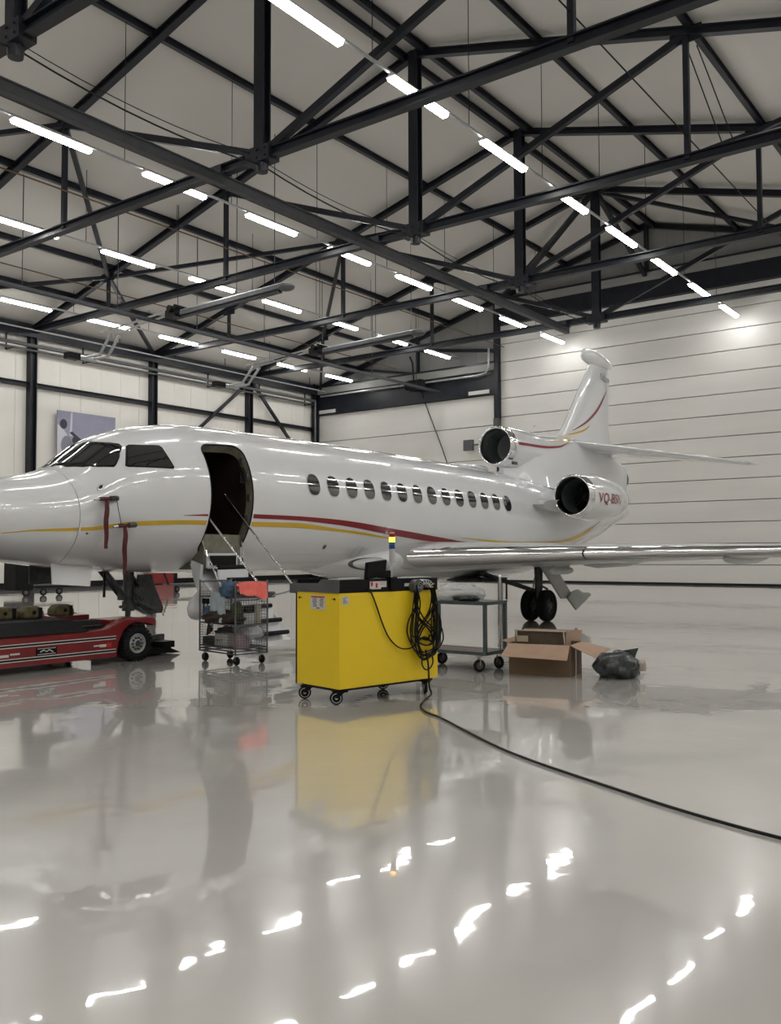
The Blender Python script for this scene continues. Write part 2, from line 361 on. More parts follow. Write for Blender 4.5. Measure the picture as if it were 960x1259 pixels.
# ------------------------------------------------------------ roof trusses
N1, N2, NE = 9.2, 16.75, 22.55
def ztop(o): return ZA-.32-SL*abs(o)
tl = {2: 'roof truss nearest the camera, king post end at the top left corner', 3: 'roof truss with its king post at the top centre left of the photo',
      4: 'second roof truss in full view, its king post above the jet cabin', 5: 'third roof truss in full view, king post left of the fin', 6: 'last roof truss, just in front of the tail door header'}
def truss(i, x):
    t = thing('roof_truss', tl.get(i, ['dark steel roof truss farthest behind the camera, outside the view', 'dark steel roof truss just overhead of the camera, outside the view'][min(i, 1)]), 'truss', (x, YR_, ZC), 0, 'main roof trusses' if i in tl else 'trusses outside the view')
    S = M['steel']
    for s in (1, -1):
        a = MB(); a.bar((x, YR_, ztop(0)), (x, YR_+s*NE, ztop(NE)), .24, .26, kind='I'); a.build('top_chord', S, t)
        a = MB(); a.bar((x, YR_+s*N1, ztop(N1)-.1), (x, YR_+s*.2, ZC+.1), .17, .2); a.build('diagonal', S, t)
        a = MB(); a.bar((x, YR_+s*N1, ztop(N1)-.1), (x, YR_+s*N1, ZC), .15, .15, (1, 0, 0)); a.build('strut', S, t)
        a = MB(); a.bar((x, YR_+s*N2, ztop(N2)-.1), (x, YR_+s*N2, ZC), .13, .13, (1, 0, 0)); a.build('strut', S, t)
        a = MB(); a.box((x, YR_+s*N1, ztop(N1)-.1), (.04, .9, .45)); a.build('gusset', S, t)
        a = MB(); a.box((x, YR_+s*N2, ztop(N2)-.1), (.04, .8, .35)); a.build('gusset', S, t)
    a = MB(); a.bar((x, YRW+.3, ZC), (x, YW-.3, ZC), .26, .28, kind='I'); a.build('bottom_chord', S, t)
    a = MB(); a.bar((x, YR_, ZC-.1), (x, YR_, ztop(0)+.05), .36, .3, (1, 0, 0), 'I'); a.build('king_post', S, t)
    a = MB(); a.box((x, YR_, ZC), (.42, .9, .42)); a.cyl((x, YR_, ZC-.45), (x, YR_, ZC-.1), .16, .2)
    for dy in (-.3, 0, .3):
        for dz in (-.1, .1): a.cyl((x-.25, YR_+dy, ZC+dz), (x+.25, YR_+dy, ZC+dz), .03, k=6)
    a.build('node_plate', S, t)
    return t
for i, x in enumerate(TRX): truss(i, x)
# purlins
pn = ['first', 'second', 'third', 'fourth', 'fifth']
for s, side in ((1, 'left'), (-1, 'right')):
    for k, o in enumerate((4.6, 9.3, 12.3, 16.45, 19.4)):
        a = MB(); a.bar((XF, YR_+s*o, zroof(YR_+s*o)-.13), (XE+.1, YR_+s*o, zroof(YR_+s*o)-.13), .16, .24, kind='I')
        tag(a.build('roof_purlin', M['steel']), 'dark roof purlin, %s from the ridge on the %s slope' % (pn[k], side), 'purlin', 'roof purlins')
    a = MB(); a.bar((XF, YR_+s*.42, ZA-.3), (XE+.1, YR_+s*.42, ZA-.3), .16, .26, kind='I')
    tag(a.build('ridge_purlin', M['steel']), 'dark ridge purlin, the %s one of the close pair at the roof peak' % side, 'purlin', 'ridge purlins')
# roof bracing (in the plane of the roof) and ridge cross bracing
def br(p, q, lab, r=.16, name='roof_brace'):
    a = MB(); a.bar(p, q, r, r); tag(a.build(name, M['steel']), lab, 'brace', 'roof bracing')
def rp(i, o): x = TRX[i] if i < 7 else XE; return (x, YR_+o, zroof(YR_+o)-.42)
for s, side in ((1, 'left'), (-1, 'right')):
    for (i, o, j, q), lab in (((3, N1, 4, N2), 'from the nearest full truss down to the next one'), ((4, N2, 5, NE), 'from the second truss to the eaves at the second column'), ((5, N1, 6, N2), 'between third and last truss, mid slope'),
                            ((6, N2, 7, NE), 'from the last truss to the far corner'), ((6, 0, 5, N1), 'from the last ridge node back to the third truss'), ((5, N1, 4, N2), 'from the third truss back to the second, mid slope'),
                            ((4, N2, 3, NE), 'from the second truss back to the near eaves'), ((3, N1, 2, N2), 'running back out of the photo from the nearest full truss'), ((6, 0, 7, N1), 'from the last ridge node to the end wall')):
        br(rp(i, s*o), rp(j, s*q), 'dark %s slope roof brace %s' % (side, lab))
br((TRX[5]+.2, YR_, ZC+.2), (TRX[6]-.1, YR_, ztop(0)-.1), 'dark brace rising along the ridge line from third king post foot', .2, 'ridge_brace')
br((TRX[6]+.1, YR_, ztop(0)-.1), (XE-.1, YR_, 15.9), 'dark brace falling along the ridge line to the tail door header', .2, 'ridge_brace')
# end wall rafters
for s, side in ((1, 'left'), (-1, 'right')):
    a = MB(); a.bar((XE-.1, YR_, ztop(0)+.1), (XE-.1, YR_+s*NE, ztop(NE)+.1), .2, .24, kind='I')
    tag(a.build('gable_rafter', M['steel']), 'dark sloping rafter on the %s half of the end gable' % side, 'beam')
a = MB(); a.bar((XE-.1, YR_, 15.7), (XE-.1, YR_, ztop(0)), .2, .2, (1, 0, 0)); tag(a.build('gable_post', M['steel']), 'short dark post under the peak of the end gable', 'post')
for y in (26.45+5.6,):
    a = MB(); a.bar((XE-.1, y, 12.5), (XE-.1, y, zroof(y)-.3), .18, .18, (1, 0, 0)); tag(a.build('gable_post', M['steel']), 'short dark post above the low door on the left gable', 'post')
    a = MB(); a.bar((XE-.12, y, 12.6), (XE-.12, y+5.0, 13.5), .14, .14); tag(a.build('gable_brace', M['steel']), 'dark diagonal in the gable above the low door, leaning left', 'brace')
    a = MB(); a.bar((XE-.12, y+.2, zroof(y)-.9), (XE-.12, 26.6, 13.3), .14, .18); tag(a.build('gable_brace', M['steel']), 'dark bar in the gable running down to the tall thin post', 'brace')
# cables slung between the king post feet
for dy, z, lab in ((-.0, ZC-.25, 'thin black cable slung along the feet of the king posts'), (.35, ZC+.15, 'thinner grey wire parallel to the slung black cable')):
    P = []
    for i in range(len(TRX)-1):
        for k in range(8):
            t_ = k/8; P.append((TRX[i]+7.26*t_, YR_+dy, z-.25*4*t_*(1-t_)))
    P.append((TRX[-1], YR_+dy, z)); a = MB(); a.tube(P, .022 if dy == 0 else .012, 5); tag(a.build('slung_cable', M['cable']), lab, 'cable')
a = MB(); a.tube([(XF+.1, 8.3, 13.1), (17.6, 8.3, 13.1), (XE-.4, 8.3, 13.05)], .02, 5); tag(a.build('slung_cable', M['cable']), 'thin dark cable crossing the right slope diagonally', 'cable')
# crane runway rails hung under the trusses
t = thing('crane_rail', 'long grey channel crane rail hung under the trusses from top left to the tail', 'rail', (10, 19.1, 12.1))
a = MB(); a.bbox((XF, 19.0, 12.02), (39.6, 19.2, 12.06)); a.bbox((XF, 18.98, 12.02), (39.6, 19.01, 12.3)); a.bbox((XF, 19.19, 12.02), (39.6, 19.22, 12.3)); a.bbox((XF, 18.94, 12.26), (39.6, 19.26, 12.3)); a.build('channel', M['rail'], t)
for x in TRX: a = MB(); a.box((x, 19.1, 12.33), (.3, .5, .08)); a.box((x-.16, 19.1, 12.42), (.02, .3, .3)); a.build('rail_clamp', M['steel'], t)
t = thing('light_rail', 'thin twin grey rail hung on rods on the left side, above the cockpit', 'rail', (10, 30, 11.1))
for dy in (0, -.24): a = MB(); a.bar((XF, 30+dy, 11.12), (XE-1, 30+dy, 11.12), .06, .09); a.build('rail_bar', M['rail'], t)
for i in range(14): a = MB(); x = XF+1.5+4.1*i; a.bar((x, 30.14, 11.1), (x, 30.14, zroof(30.14)-.1), .025, .025, (1, 0, 0)); a.build('hanger_rod', M['steel'], t)
def bridge(x, label, y1):
    t = thing('crane_bridge', label, 'crane', (x, 28, 11.2))
    a = MB(); a.bar((x, 28.6, 11.3), (x+.1, y1, 11.45), .34, .16); a.build('arm', M['grey_steel'], t)
    a = MB(); a.bar((x, 28.6, 11.2), (x+.1, y1+.3, 11.3), .2, .1); a.build('arm_soffit', M['steel'], t)
    a = MB(); a.sphere((x+.1, y1, 11.4), (.3, .35, .14)); a.build('arm_tip', M['grey_steel'], t, smooth=True)
    a = MB(); a.bar((x-.12, 28.6, 11.42), (x-.02, y1, 11.55), .06, .03); a.build('arm_edge', M['alu'], t)
    a = MB(); a.box((x, 29.1, 11.35), (.5, .6, .3)); a.cyl((x-.4, 29, 11.5), (x+.4, 29, 11.5), .14); a.cyl((x-.35, 28.7, 11.55), (x+.35, 28.7, 11.55), .09); a.build('hoist', M['black'], t)
    for dx in (-.2, .2): a = MB(); a.tube([(x+dx, 29, 11.5), (x+dx, 31.5, 11.35), (x+dx*1.6, 33.6, 11.2)], .045, 8); a.build('rod', M['galv'], t, smooth=True)
    for dx in (-.22, .22):
        a = MB(); a.tube([(x+dx+.45, 33.6, 11.25), (x+dx+.6, 34.6, 10.5), (x+dx+.35, 35.4, 10.42)], .065, 8); a.build('bent_tube', M['galv'], t, smooth=True)
    a = MB(); a.cyl((x-.1, 35.4, 10.4), (x+.75, 35.4, 10.4), .11); a.build('sleeve', M['alu'], t, smooth=True)
    a = MB(); a.box((x-.4, 35.5, 10.42), (.6, .4, .28)); a.build('motor_box', M['black'], t)
    for dy in (28.9, 25.5, 23.5): a = MB(); a.bar((x, dy, 11.4), (x, dy, zroof(dy)), .02, .02, (1, 0, 0)); a.build('hanger_rod', M['steel'], t)
bridge(24.3, 'light crane arm with hoist and bent tubes over the cockpit', 23.0)
bridge(33.0, 'farther light crane arm with hoist, over the cabin door', 23.2)
t = thing('hoist_boom', 'grey arm tip hanging at the right edge among the trusses', 'crane', (25.5, 6, 12))
a = MB(); a.bar((25.2, 7.9, 12.6), (25.2, 3.5, 12.75), .34, .2); a.build('arm', M['alu'], t)
a = MB(); a.sphere((25.2, 7.9, 12.6), (.3, .35, .16)); a.build('arm_tip', M['grey_steel'], t, smooth=True)
for y in (7.4, 7.1): a = MB(); a.bar((25.2, y, 12.6), (25.2, y+1.0, zroof(y)-.3), .03, .03, (1, 0, 0)); a.build('hanger_rod', M['steel'], t)
# rusty sprinkler wire lines on the left
for y, z, lab in ((25.5, 13.2, 'thin rust brown pipe across the upper left roof bays'), (33.0, 12.9, 'lower thin rust brown pipe near the left eaves')):
    a = MB(); a.cyl((XF, y, z), (XE-1, y, z), .025, k=6); tag(a.build('thin_pipe', M['sock']), lab, 'pipe')
# door gear above the low door
t = thing('door_conduit', 'bent grey conduit running across the header of the low door', 'conduit', (XE-.5, 33, 12))
a = MB(); a.tube([(XE-.5, 39.6, 11.95), (XE-.5, 27.6, 11.9), (XE-.5, 27.0, 12.0), (XE-.5, 26.8, 12.3), (XE-.5, 26.8, 13.4)], .06, 8); a.build('pipe', M['galv'], t, smooth=True)
t = thing('door_motor', 'black door motor with hook and cable on the low door header', 'motor', (XE-.6, 31.8, 11.8))
a = MB(); a.box((XE-.6, 31.8, 11.8), (.5, .9, .6)); a.build('motor_body', M['black'], t)
a = MB(); a.cyl((XE-.8, 32.4, 11.8), (XE-.8, 31.2, 11.8), .28); a.build('drum', M['blackm'], t, smooth=True)
a = MB(); a.tube([(XE-.6, 32.0, 12.1), (XE-.6, 32.1, 13.2), (XE-.6, 32.3, 13.6)], .06, 6); a.build('hook', M['steel'], t)
a = MB(); a.tube([(XE-.45, 31.7, 11.6), (XE-.1, 31.5, 10.7), (XE-.1, 30.3, 7.9), (XE-.1, 29.8, 6.6)], .03, 5); tag(a.build('pull_rope', M['cable']), 'thin dark rope slanting down across the low white door', 'rope')
for y, lab in ((27.6, 'small white header sign at the right end of the low door'), (39.2, 'small white header sign at the left end of the low door')):
    a = MB(); a.box((XE-.28, y, 10.95), (.04, 1.4, .22)); tag(a.build('header_plate', M['label']), lab, 'sign')
t = thing('wall_box', 'grey box on a short rod left of the centre engine intake', 'box', (XE-.4, 28.3, 7.5))
a = MB(); a.box((XE-.4, 28.25, 7.9), (.2, .62, .62)); a.build('box_body', M['grey_steel'], t)
a = MB(); a.bar((XE-.4, 28.1, 7.9), (XE-.4, 26.5, 7.9), .08, .08); a.build('rod', M['grey_steel'], t)
# poster of a jet tail on the left wall
t = thing('wall_poster', 'large purple-grey poster of a jet tail on the left wall', 'poster', (27.9, YW-.3, 7.5))
pm = mat('poster_sky', (.30, .30, .40), .35, var=.22, vscale=.35)
X0, X1, Z0, Z1, YP = 26.2, 29.6, 6.3, 8.75, YW-.32
a = MB(); a.bbox((X0, YP, Z0), (X1, YP+.05, Z1)); a.build('print_board', pm, t)
def flat(poly, m, nm, d): a = MB(); a.prism([(X0+u*(X1-X0), Z0+v*(Z1-Z0)) for u, v in poly], YP-d, YP-d+.004, axis=1); a.build(nm, m, t)
pw = mat('poster_white', (.55, .55, .62), .4); pd = mat('poster_dark', (.03, .03, .05), .4); pg = mat('poster_grey', (.22, .22, .27), .4)
flat([(.0, .72), (.1, .62), (.2, .46), (.32, .34), (.36, .2), (.3, 0), (0, 0)], pw, 'printed_fuselage', .006)
flat([(.2, .5), (.22, .98), (.25, .99), (.24, .5)], pw, 'printed_fin', .008)
flat([(.2, .56), (.44, .36), (.5, .36), (.24, .6)], pd, 'printed_wing', .010)
def ell(u, v, a_, b_): return [(u+a_*math.cos(2*PI*k/20), v+b_*math.sin(2*PI*k/20)) for k in range(20)]
flat(ell(.1, .73, .06, .1), pd, 'printed_intake', .012); flat(ell(.31, .42, .065, .09), pd, 'printed_intake', .012); flat(ell(.16, .3, .1, .2), pg, 'printed_shade', .010)

# ------------------------------------------------------------ ceiling light rows
proto = None
def lamp_unit():
    t = thing('ceiling_light', 'x', 'light', (0, 0, 0))
    a = MB(); a.bbox((-1.2, -.07, .0), (1.2, .07, .07)); a.bbox((-1.2, -.14, .0), (1.2, .14, .02)); a.build('housing', M['housing'], t, local=True)
    a = MB(); a.prism([(-.10, 0), (.10, 0), (.10, -.06), (.07, -.10), (-.07, -.10), (-.10, -.06)], -1.18, 1.18, axis=0); a.build('diffuser', M['tube'], t, local=True)
    return t
rows = [(12.87, 13.05, 14.2, 'right hand row'), (22.05, 13.05, 14.15, 'middle row'), (28.9, 13.0, 13.35, 'third row from the right'), (36.6, 12.6, 13.8, 'row nearest the left wall'), (1.5, 13.0, 13.35, None), (-3.2, 12.6, 13.8, None)]
ORD = ['first', 'second', 'third', 'fourth', 'fifth', 'sixth', 'seventh', 'eighth', 'ninth', 'tenth', 'eleventh', 'twelfth', 'thirteenth', 'fourteenth']
for (y, z, x0, nm) in rows:
    xs = [x0+4.26*k for k in range(-6, 8)]
    xs = [x for x in xs if XF+1 < x < XE-.9]
    vis = [x for x in xs if nm and (x > {12.87: 13, 22.05: 13, 28.9: 16, 36.6: 20}[y])]
    lr = thing('light_track', 'thin grey lighting track of the %s of ceiling lights' % nm if nm else ('first' if y > 0 else 'last')+' lighting track beyond the right hand row, outside the view', 'track', (0, y, z), 0, None if nm else 'tracks outside the view')
    a = MB(); a.bar((XF+.5, y, z+.1), (XE-.4, y, z+.1), .07, .06); a.build('rail_bar', M['galv'], lr)
    for x in xs:
        for dx in ((-1.9,) if nm else ()):
            a = MB(); a.cyl((x+dx, y, z+.1), (x+dx, y, zroof(y)), .012, k=5); a.build('hanger_wire', M['steel'], lr)
        if x in vis: lab, g = 'white tube light, %s from the far end of the %s' % (ORD[len(vis)-1-vis.index(x)], nm), 'ceiling tube lights'
        else: lab, g = 'white tube light outside the view, behind or beside the camera', 'lights outside the view'
        if proto is None: proto = lamp_unit(); proto.location = (x, y, z); proto['label'] = lab; proto['group'] = g
        else: dup(proto, (x, y, z), 0, lab, g)
# ------------------------------------------------------------ the jet
YC = 12.5
FS=[(5.95,2.115,2.105,.01),(6.05,2.27,1.95,.18),(6.3,2.45,1.77,.38),(6.8,2.62,1.60,.61),(7.25,2.73,1.50,.77),(7.63,2.81,1.45,.88),(8.03,2.95,1.40,.98),(8.31,3.16,1.37,1.04),(8.67,3.42,1.35,1.11),(9.05,3.58,1.32,1.17),(9.61,3.73,1.30,1.23),(10.2,3.82,1.285,1.27),(11.1,3.87,1.27,1.30),(12.5,3.88,1.27,1.30),(17,3.86,1.27,1.30),(20,3.80,1.27,1.30),(21.5,3.74,1.30,1.27),(23,3.65,1.38,1.18),(25,3.55,1.60,1.0),(27,3.45,2.0,.75),(29,3.35,2.55,.45),(30.1,3.2,2.85,.2),(30.3,3.05,2.95,.02)]
def interp(T,x):
    if x<=T[0][0]: return T[0][1:]
    if x>=T[-1][0]: return T[-1][1:]
    n=len(T);i=0
    while T[i+1][0]<x: i+=1
    h=T[i+1][0]-T[i][0];t=(x-T[i][0])/h;out=[]
    for k in range(1,len(T[0])):
        def sl(j): return (T[j+1][k]-T[j][k])/(T[j+1][0]-T[j][0])
        def m(j):
            if j==0: return sl(0)
            if j==n-1: return sl(n-2)
            a,b=sl(j-1),sl(j)
            return 0 if a*b<=0 else 2*a*b/(a+b)
        m0,m1=m(i)*h,m(i+1)*h
        p0,p1=T[i][k],T[i+1][k]
        out.append((2*t**3-3*t*t+1)*p0+(t**3-2*t*t+t)*m0+(-2*t**3+3*t*t)*p1+(t**3-t*t)*m1)
    return out
def fus(x,th,off=0):
    top,bot,w=interp(FS,x);h=(top-bot)/2;zc=(top+bot)/2
    return (x,YC-(w+off)*math.cos(th),zc+(h+off)*math.sin(th))

jet = thing('business_jet', 'white three-engined business jet with red and yellow stripes, filling the hangar', 'aircraft', (17.5, YC, 0))
XS = [5.95, 5.98, 6.02, 6.08, 6.18]+[6.3+.1*i for i in range(0, 40)]+[10.3+.4*i for i in range(0, 45)]+[28.3+.2*i for i in range(0, 10)]+[30.2, 30.27, 30.3]
K = 72
def sec(x, off=0): return [Vector(fus(x, 2*PI*j/K, off)) for j in range(K)]
a = MB(); a.loft([sec(x) for x in XS if x < 7.93]+[sec(7.93)]); a.build('radome', M['white'], jet, smooth=True)
a = MB(); a.loft([sec(7.93, -.008), sec(7.945, -.008)]); a.build('radome_seam', M['joint'], jet, smooth=True)
a = MB(); a.loft([sec(7.94)]+[sec(x) for x in XS if x > 7.97])
body = a.build('fuselage', [M['white'], M['brown']], jet, smooth=True, angle=50)
# door opening: cut with a box that follows the surface parameters, rounded corners
DX0, DX1, DT0, DT1 = 10.16, 11.09, -.845, .765
def rrect(x0, x1, t0, t1, r, rt, n=6):
    out = []
    for cx, ct, a0 in ((x1-r, t1-rt, 0), (x0+r, t1-rt, 90), (x0+r, t0+rt, 180), (x1-r, t0+rt, 270)):
        for i in range(n+1):
            an = math.radians(a0+90*i/n); out.append((cx+r*math.cos(an), ct+rt*math.sin(an)))
    return out
def densify(P, d=.12):
    out = []
    for i in range(len(P)):
        p, q = P[i], P[(i+1) % len(P)]; n = max(1, int(math.hypot(q[0]-p[0], q[1]-p[1])/d))
        out += [(p[0]+(q[0]-p[0])*k/n, p[1]+(q[1]-p[1])*k/n) for k in range(n)]
    return out
dp = densify(rrect(DX0, DX1, DT0, DT1, .2, .16), .1)
cut = MB(); cut.loft([[Vector((x, 10.7, fus(x, t)[2])) for x, t in dp], [Vector((x, 11.5, fus(x, t)[2])) for x, t in dp], [Vector((x, 12.7, min(3.6, max(1.6, fus(x, t)[2])))) for x, t in dp]])
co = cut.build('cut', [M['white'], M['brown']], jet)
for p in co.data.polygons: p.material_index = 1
bmod = body.modifiers.new('b', 'BOOLEAN'); bmod.object = co; bmod.operation = 'DIFFERENCE'; bmod.solver = 'EXACT'
bpy.context.view_layer.update()
dg = bpy.context.evaluated_depsgraph_get(); nm_ = bpy.data.meshes.new_from_object(body.evaluated_get(dg))
body.modifiers.clear(); body.data = nm_; bpy.data.objects.remove(co)
body.data.set_sharp_from_angle(angle=math.radians(50))
def band(P, o0, o1, inset, nm, m):          # ring following a loop P on the skin, from depth o0 to o1, thickness inset
    c = (sum(p[0] for p in P)/len(P), sum(p[1] for p in P)/len(P)); k = len(P)
    def sc(f, fx): return [(c[0]+(x-c[0])*fx, c[1]+(t-c[1])*f) for x, t in P]
    R_ = [[Vector(fus(x, t, o0)) for x, t in P], [Vector(fus(x, t, o1)) for x, t in P], [Vector(fus(x, t, o1)) for x, t in sc(1-inset, 1-inset*1.6)], [Vector(fus(x, t, o0)) for x, t in sc(1-inset, 1-inset*1.6)]]
    b = MB(); b.loft(R_+[R_[0]], False, False); return b.build(nm, m, jet, smooth=True)
band(dp, .004, -.17, .012, 'door_frame', M['frame'])
band(dp, .006, -.01, .022, 'door_seal', M['black'])
b = MB()
for t_ in (-.6, -.3, .0, .3, .55): b.box(fus(DX1-.03, t_, -.09), (.03, .05, .1))
b.build('door_latch', M['alu'], jet)
# jamb block at the sill and an inner bulkhead edge, seen through the opening
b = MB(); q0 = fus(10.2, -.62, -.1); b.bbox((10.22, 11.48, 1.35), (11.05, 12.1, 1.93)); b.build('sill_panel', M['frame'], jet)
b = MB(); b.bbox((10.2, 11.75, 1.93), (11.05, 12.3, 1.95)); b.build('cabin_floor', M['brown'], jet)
b = MB(); b.box((10.95, 11.38, 2.9), (.12, .12, .18)); b.tube([(11.0, 11.33, 3.0), (10.93, 11.3, 3.08), (10.97, 11.3, 2.85)], .015, 6); b.build('door_handle', M['black'], jet)
def patch(P, off, nm, m, parent=None, thick=.01, rings=5, f=fus, scale=1.0):
    c = (sum(p[0] for p in P)/len(P), sum(p[1] for p in P)/len(P)); k = len(P); b = MB()
    vs = [Vector(f(c[0], c[1], off))]
    for r in range(1, rings+1): vs += [Vector(f(c[0]+(x-c[0])*r/rings*scale, c[1]+(t-c[1])*r/rings*scale, off)) for x, t in P]
    vs += [Vector(f(c[0]+(x-c[0])*scale, c[1]+(t-c[1])*scale, off-thick)) for x, t in P]
    fs = [(0, 1+j, 1+(j+1) % k) for j in range(k)]
    for r in range(rings):
        o = 1+r*k; fs += [(o+j, o+k+j, o+k+(j+1) % k, o+(j+1) % k) for j in range(k)]
    b.add(vs, fs); return b.build(nm, m, parent or jet, smooth=True, angle=60)
def ovl(x, t, a_, b_, n=28, e=2.4):
    out = []
    for k in range(n):
        c, s = math.cos(2*PI*k/n), math.sin(2*PI*k/n)
        out.append((x+a_*math.copysign(abs(c)**(2/e), c), t+b_*math.copysign(abs(s)**(2/e), s)))
    return out
# cockpit windows
W1 = [(8.02, 1.47), (8.13, 1.5), (8.27, 1.5), (8.40, 1.5), (8.52, 1.49), (8.60, 1.42), (8.64, 1.22), (8.73, 1.09), (8.82, .99), (8.825, .92), (8.78, .86), (8.72, .80), (8.69, .743), (8.657, .71), (8.62, .672), (8.585, .64), (8.55, .63), (8.38, .764), (8.22, .947), (8.10, 1.17)]
W2 = [(8.735, .56), (8.77, .634), (8.813, .72), (8.862, .809), (8.91, .88), (8.96, .895), (9.046, .865), (9.168, .824), (9.304, .795), (9.40, .77), (9.435, .73), (9.439, .659), (9.456, .564), (9.479, .473), (9.50, .41), (9.47, .392), (9.303, .416), (9.101, .45), (8.906, .491), (8.77, .53)]
for P in (W1, [(x, PI-t) for x, t in W1], W2, [(x, PI-t) for x, t in W2]):
    fr = patch(P, .006, 'cockpit_window', M['black'], scale=1.05); patch(P, .012, 'pane', M['glass'], fr, scale=.97)
for k in range(14):
    x = 12.66+.5526*k
    for tc in (.237, PI-.237):
        s_ = MB(); fr = patch(ovl(x, tc, .185, .172), .005, 'cabin_window', M['alu']); patch(ovl(x, tc, .165, .155), .009, 'pane', M['cabin'], fr)
def ribbon(U, Lo, nm, m, f=fus, off=.004, nx=10, mir=False):
    def it(T, x): return interp(T, x)[0]
    xs = []; x0 = max(U[0][0], Lo[0][0]); x1 = min(U[-1][0], Lo[-1][0]); n = int((x1-x0)*nx)+2; b = MB(); R_ = []
    for i in range(n+1):
        x = x0+(x1-x0)*i/n; u, l = it(U, x), it(Lo, x)
        if l > u-.001: l = u-.001
        for_ = [u+(l-u)*k/3 for k in range(4)]
        if mir: for_ = [PI-t for t in for_]
        R_.append([Vector(f(x, t, off)) for t in for_])
    k = 4; vs = [p for r in R_ for p in r]; fs = [(i*k+j, i*k+j+1, i*k+k+j+1, i*k+k+j) for i in range(len(R_)-1) for j in range(3)]
    b.add(vs, fs); return b.build(nm, m, jet, smooth=True, angle=0)
redU = [(9.644, -.248), (10.12, -.237), (11.111, -.221), (12.106, -.225), (13.354, -.249), (15.377, -.37), (16.809, -.468), (18.63, -.602)]
redL = [(9.644, -.252), (10.128, -.265), (11.135, -.279), (12.123, -.285), (13.388, -.331), (15.463, -.486), (16.913, -.575), (18.63, -.61)]
yU = [(6.91, -.383), (7.359, -.251), (7.85, -.22), (8.595, -.286), (10.144, -.322), (11.077, -.326), (12.14, -.32), (13.421, -.388), (14.402, -.447), (15.5, -.547)]
yL = [(6.91, -.40), (7.366, -.29), (7.858, -.285), (8.61, -.35), (10.167, -.384), (11.108, -.39), (12.172, -.394), (13.446, -.435), (14.428, -.487), (15.5, -.555)]
y2U = [(17.881, -.472), (19.218, -.509), (20.778, -.532), (22.023, -.536), (23.2, -.53), (24.595, -.42), (25.814, -.244)]
y2L = [(17.881, -.484), (19.254, -.547), (20.869, -.606), (22.17, -.642), (23.3, -.645), (24.784, -.55), (25.814, -.29)]
def splitx(U, x0, x1):
    V = [(x0, interp(U, x0)[0])]+[p for p in U if x0 < p[0] < x1]+[(x1, interp(U, x1)[0])]; return V
for mir in (False, True):
    segs = [(redU, redL, 'red_stripe', 'red', 9.65, 10.13), (redU, redL, 'red_stripe', 'red', 11.12, 18.62), (yU, yL, 'yellow_stripe', 'yel', 6.92, 7.925), (yU, yL, 'yellow_stripe', 'yel', 7.965, 10.13), (yU, yL, 'yellow_stripe', 'yel', 11.12, 15.48), (y2U, y2L, 'yellow_stripe', 'yel', 17.9, 25.8)]
    for U, L_, nm, mm, x0, x1 in segs:
        if mir and nm == 'red_stripe' and x1 < 11: continue
        ribbon(splitx(U, x0, x1), splitx(L_, x0, x1), nm, M[mm], mir=mir)
ribbon([(24.2, -.70), (25.2, -.56)], [(24.2, -.72), (25.2, -.60)], 'red_stripe', M['red']); ribbon([(24.9, -.36), (26.3, -.1)], [(24.9, -.38), (26.3, -.14)], 'red_stripe', M['red'])
# belly fairing
b = MB(); BF = [(13.2, 1.60, .2, .08), (14.0, 1.45, .62, .22), (15.0, 1.43, 1.02, .38), (16.0, 1.45, 1.24, .48), (17.5, 1.47, 1.38, .54), (19, 1.48, 1.45, .56), (21, 1.5, 1.42, .55), (22.5, 1.6, 1.2, .45), (24, 1.8, .7, .25), (24.6, 1.95, .2, .1)]
b.loft([[Vector((x, YC+hw*math.cos(2*PI*j/40), zc+hh*math.sin(2*PI*j/40))) for j in range(40)] for x, zc, hw, hh in [(x, *interp(BF, x)) for x in [13.2+.2*i for i in range(58)]]])
b.build('belly_fairing', M['white'], jet, smooth=True)
for mir in (0, 1):
    yl = 11.50 if not mir else 2*YC-11.50; sg = -1 if not mir else 1; Rl = Matrix.Rotation(sg*.25, 3, 'X')
    b = MB(); b.sphere((14.72, yl, 1.395), (.74, .10, .135), 40, 20, Rl); pl = b.build('wing_root_light', M['gear'], jet, smooth=True, angle=0)
    b = MB(); b.sphere((14.73, yl+sg*.012, 1.395), (.71, .10, .127), 40, 20, Rl); b.build('lens', M['under'], pl, smooth=True, angle=0)
# small ports, hatches and antennas
for x, t in ((8.276, .401),):
    p_ = patch(ovl(x, t, .055, .055, 20, 2), .012, 'static_port', M['alu']); patch(ovl(x, t, .03, .03, 16, 2), .016, 'port_centre', M['dark'], p_)
patch(ovl(13.27, -.70, .04, .04, 16, 2), .01, 'drain_port', M['grey_steel']); patch(ovl(8.07, -.35, .018, .018, 12, 2), .01, 'drain_port', M['grey_steel'])
def outline(P, nm, m, wd=.01, off=.003):
    b = MB(); pts = [Vector(fus(x, t, off)) for x, t in densify(P, .06)]; b.tube(pts, wd/2, 4, closed=True); return b.build(nm, m, jet)
outline(rrect(14.24, 14.46, -.9, -.68, .04, .04), 'hatch_outline', M['under']); outline(rrect(12.2, 14.3, -1.05, -.85, .1, .06), 'hatch_outline', M['under'], .006)
b = MB(); b.prism([(8.28, 1.50), (8.42, 1.50), (8.40, 1.40), (8.38, 1.28), (8.32, 1.28), (8.33, 1.40)], YC-.02, YC+.02, axis=1); b.build('blade_antenna', M['black'], jet)
b = MB(); b.bar((9.05, 12.5, 1.35), (9.05, 12.5, .92), .03, .03, (1, 0, 0)); b.build('drain_mast', M['black'], jet)
b = MB()
for i in range(7): b.bar((12.75+.0*i, 12.5, 3.86), (12.78, 12.5, 3.9), .02, .02)
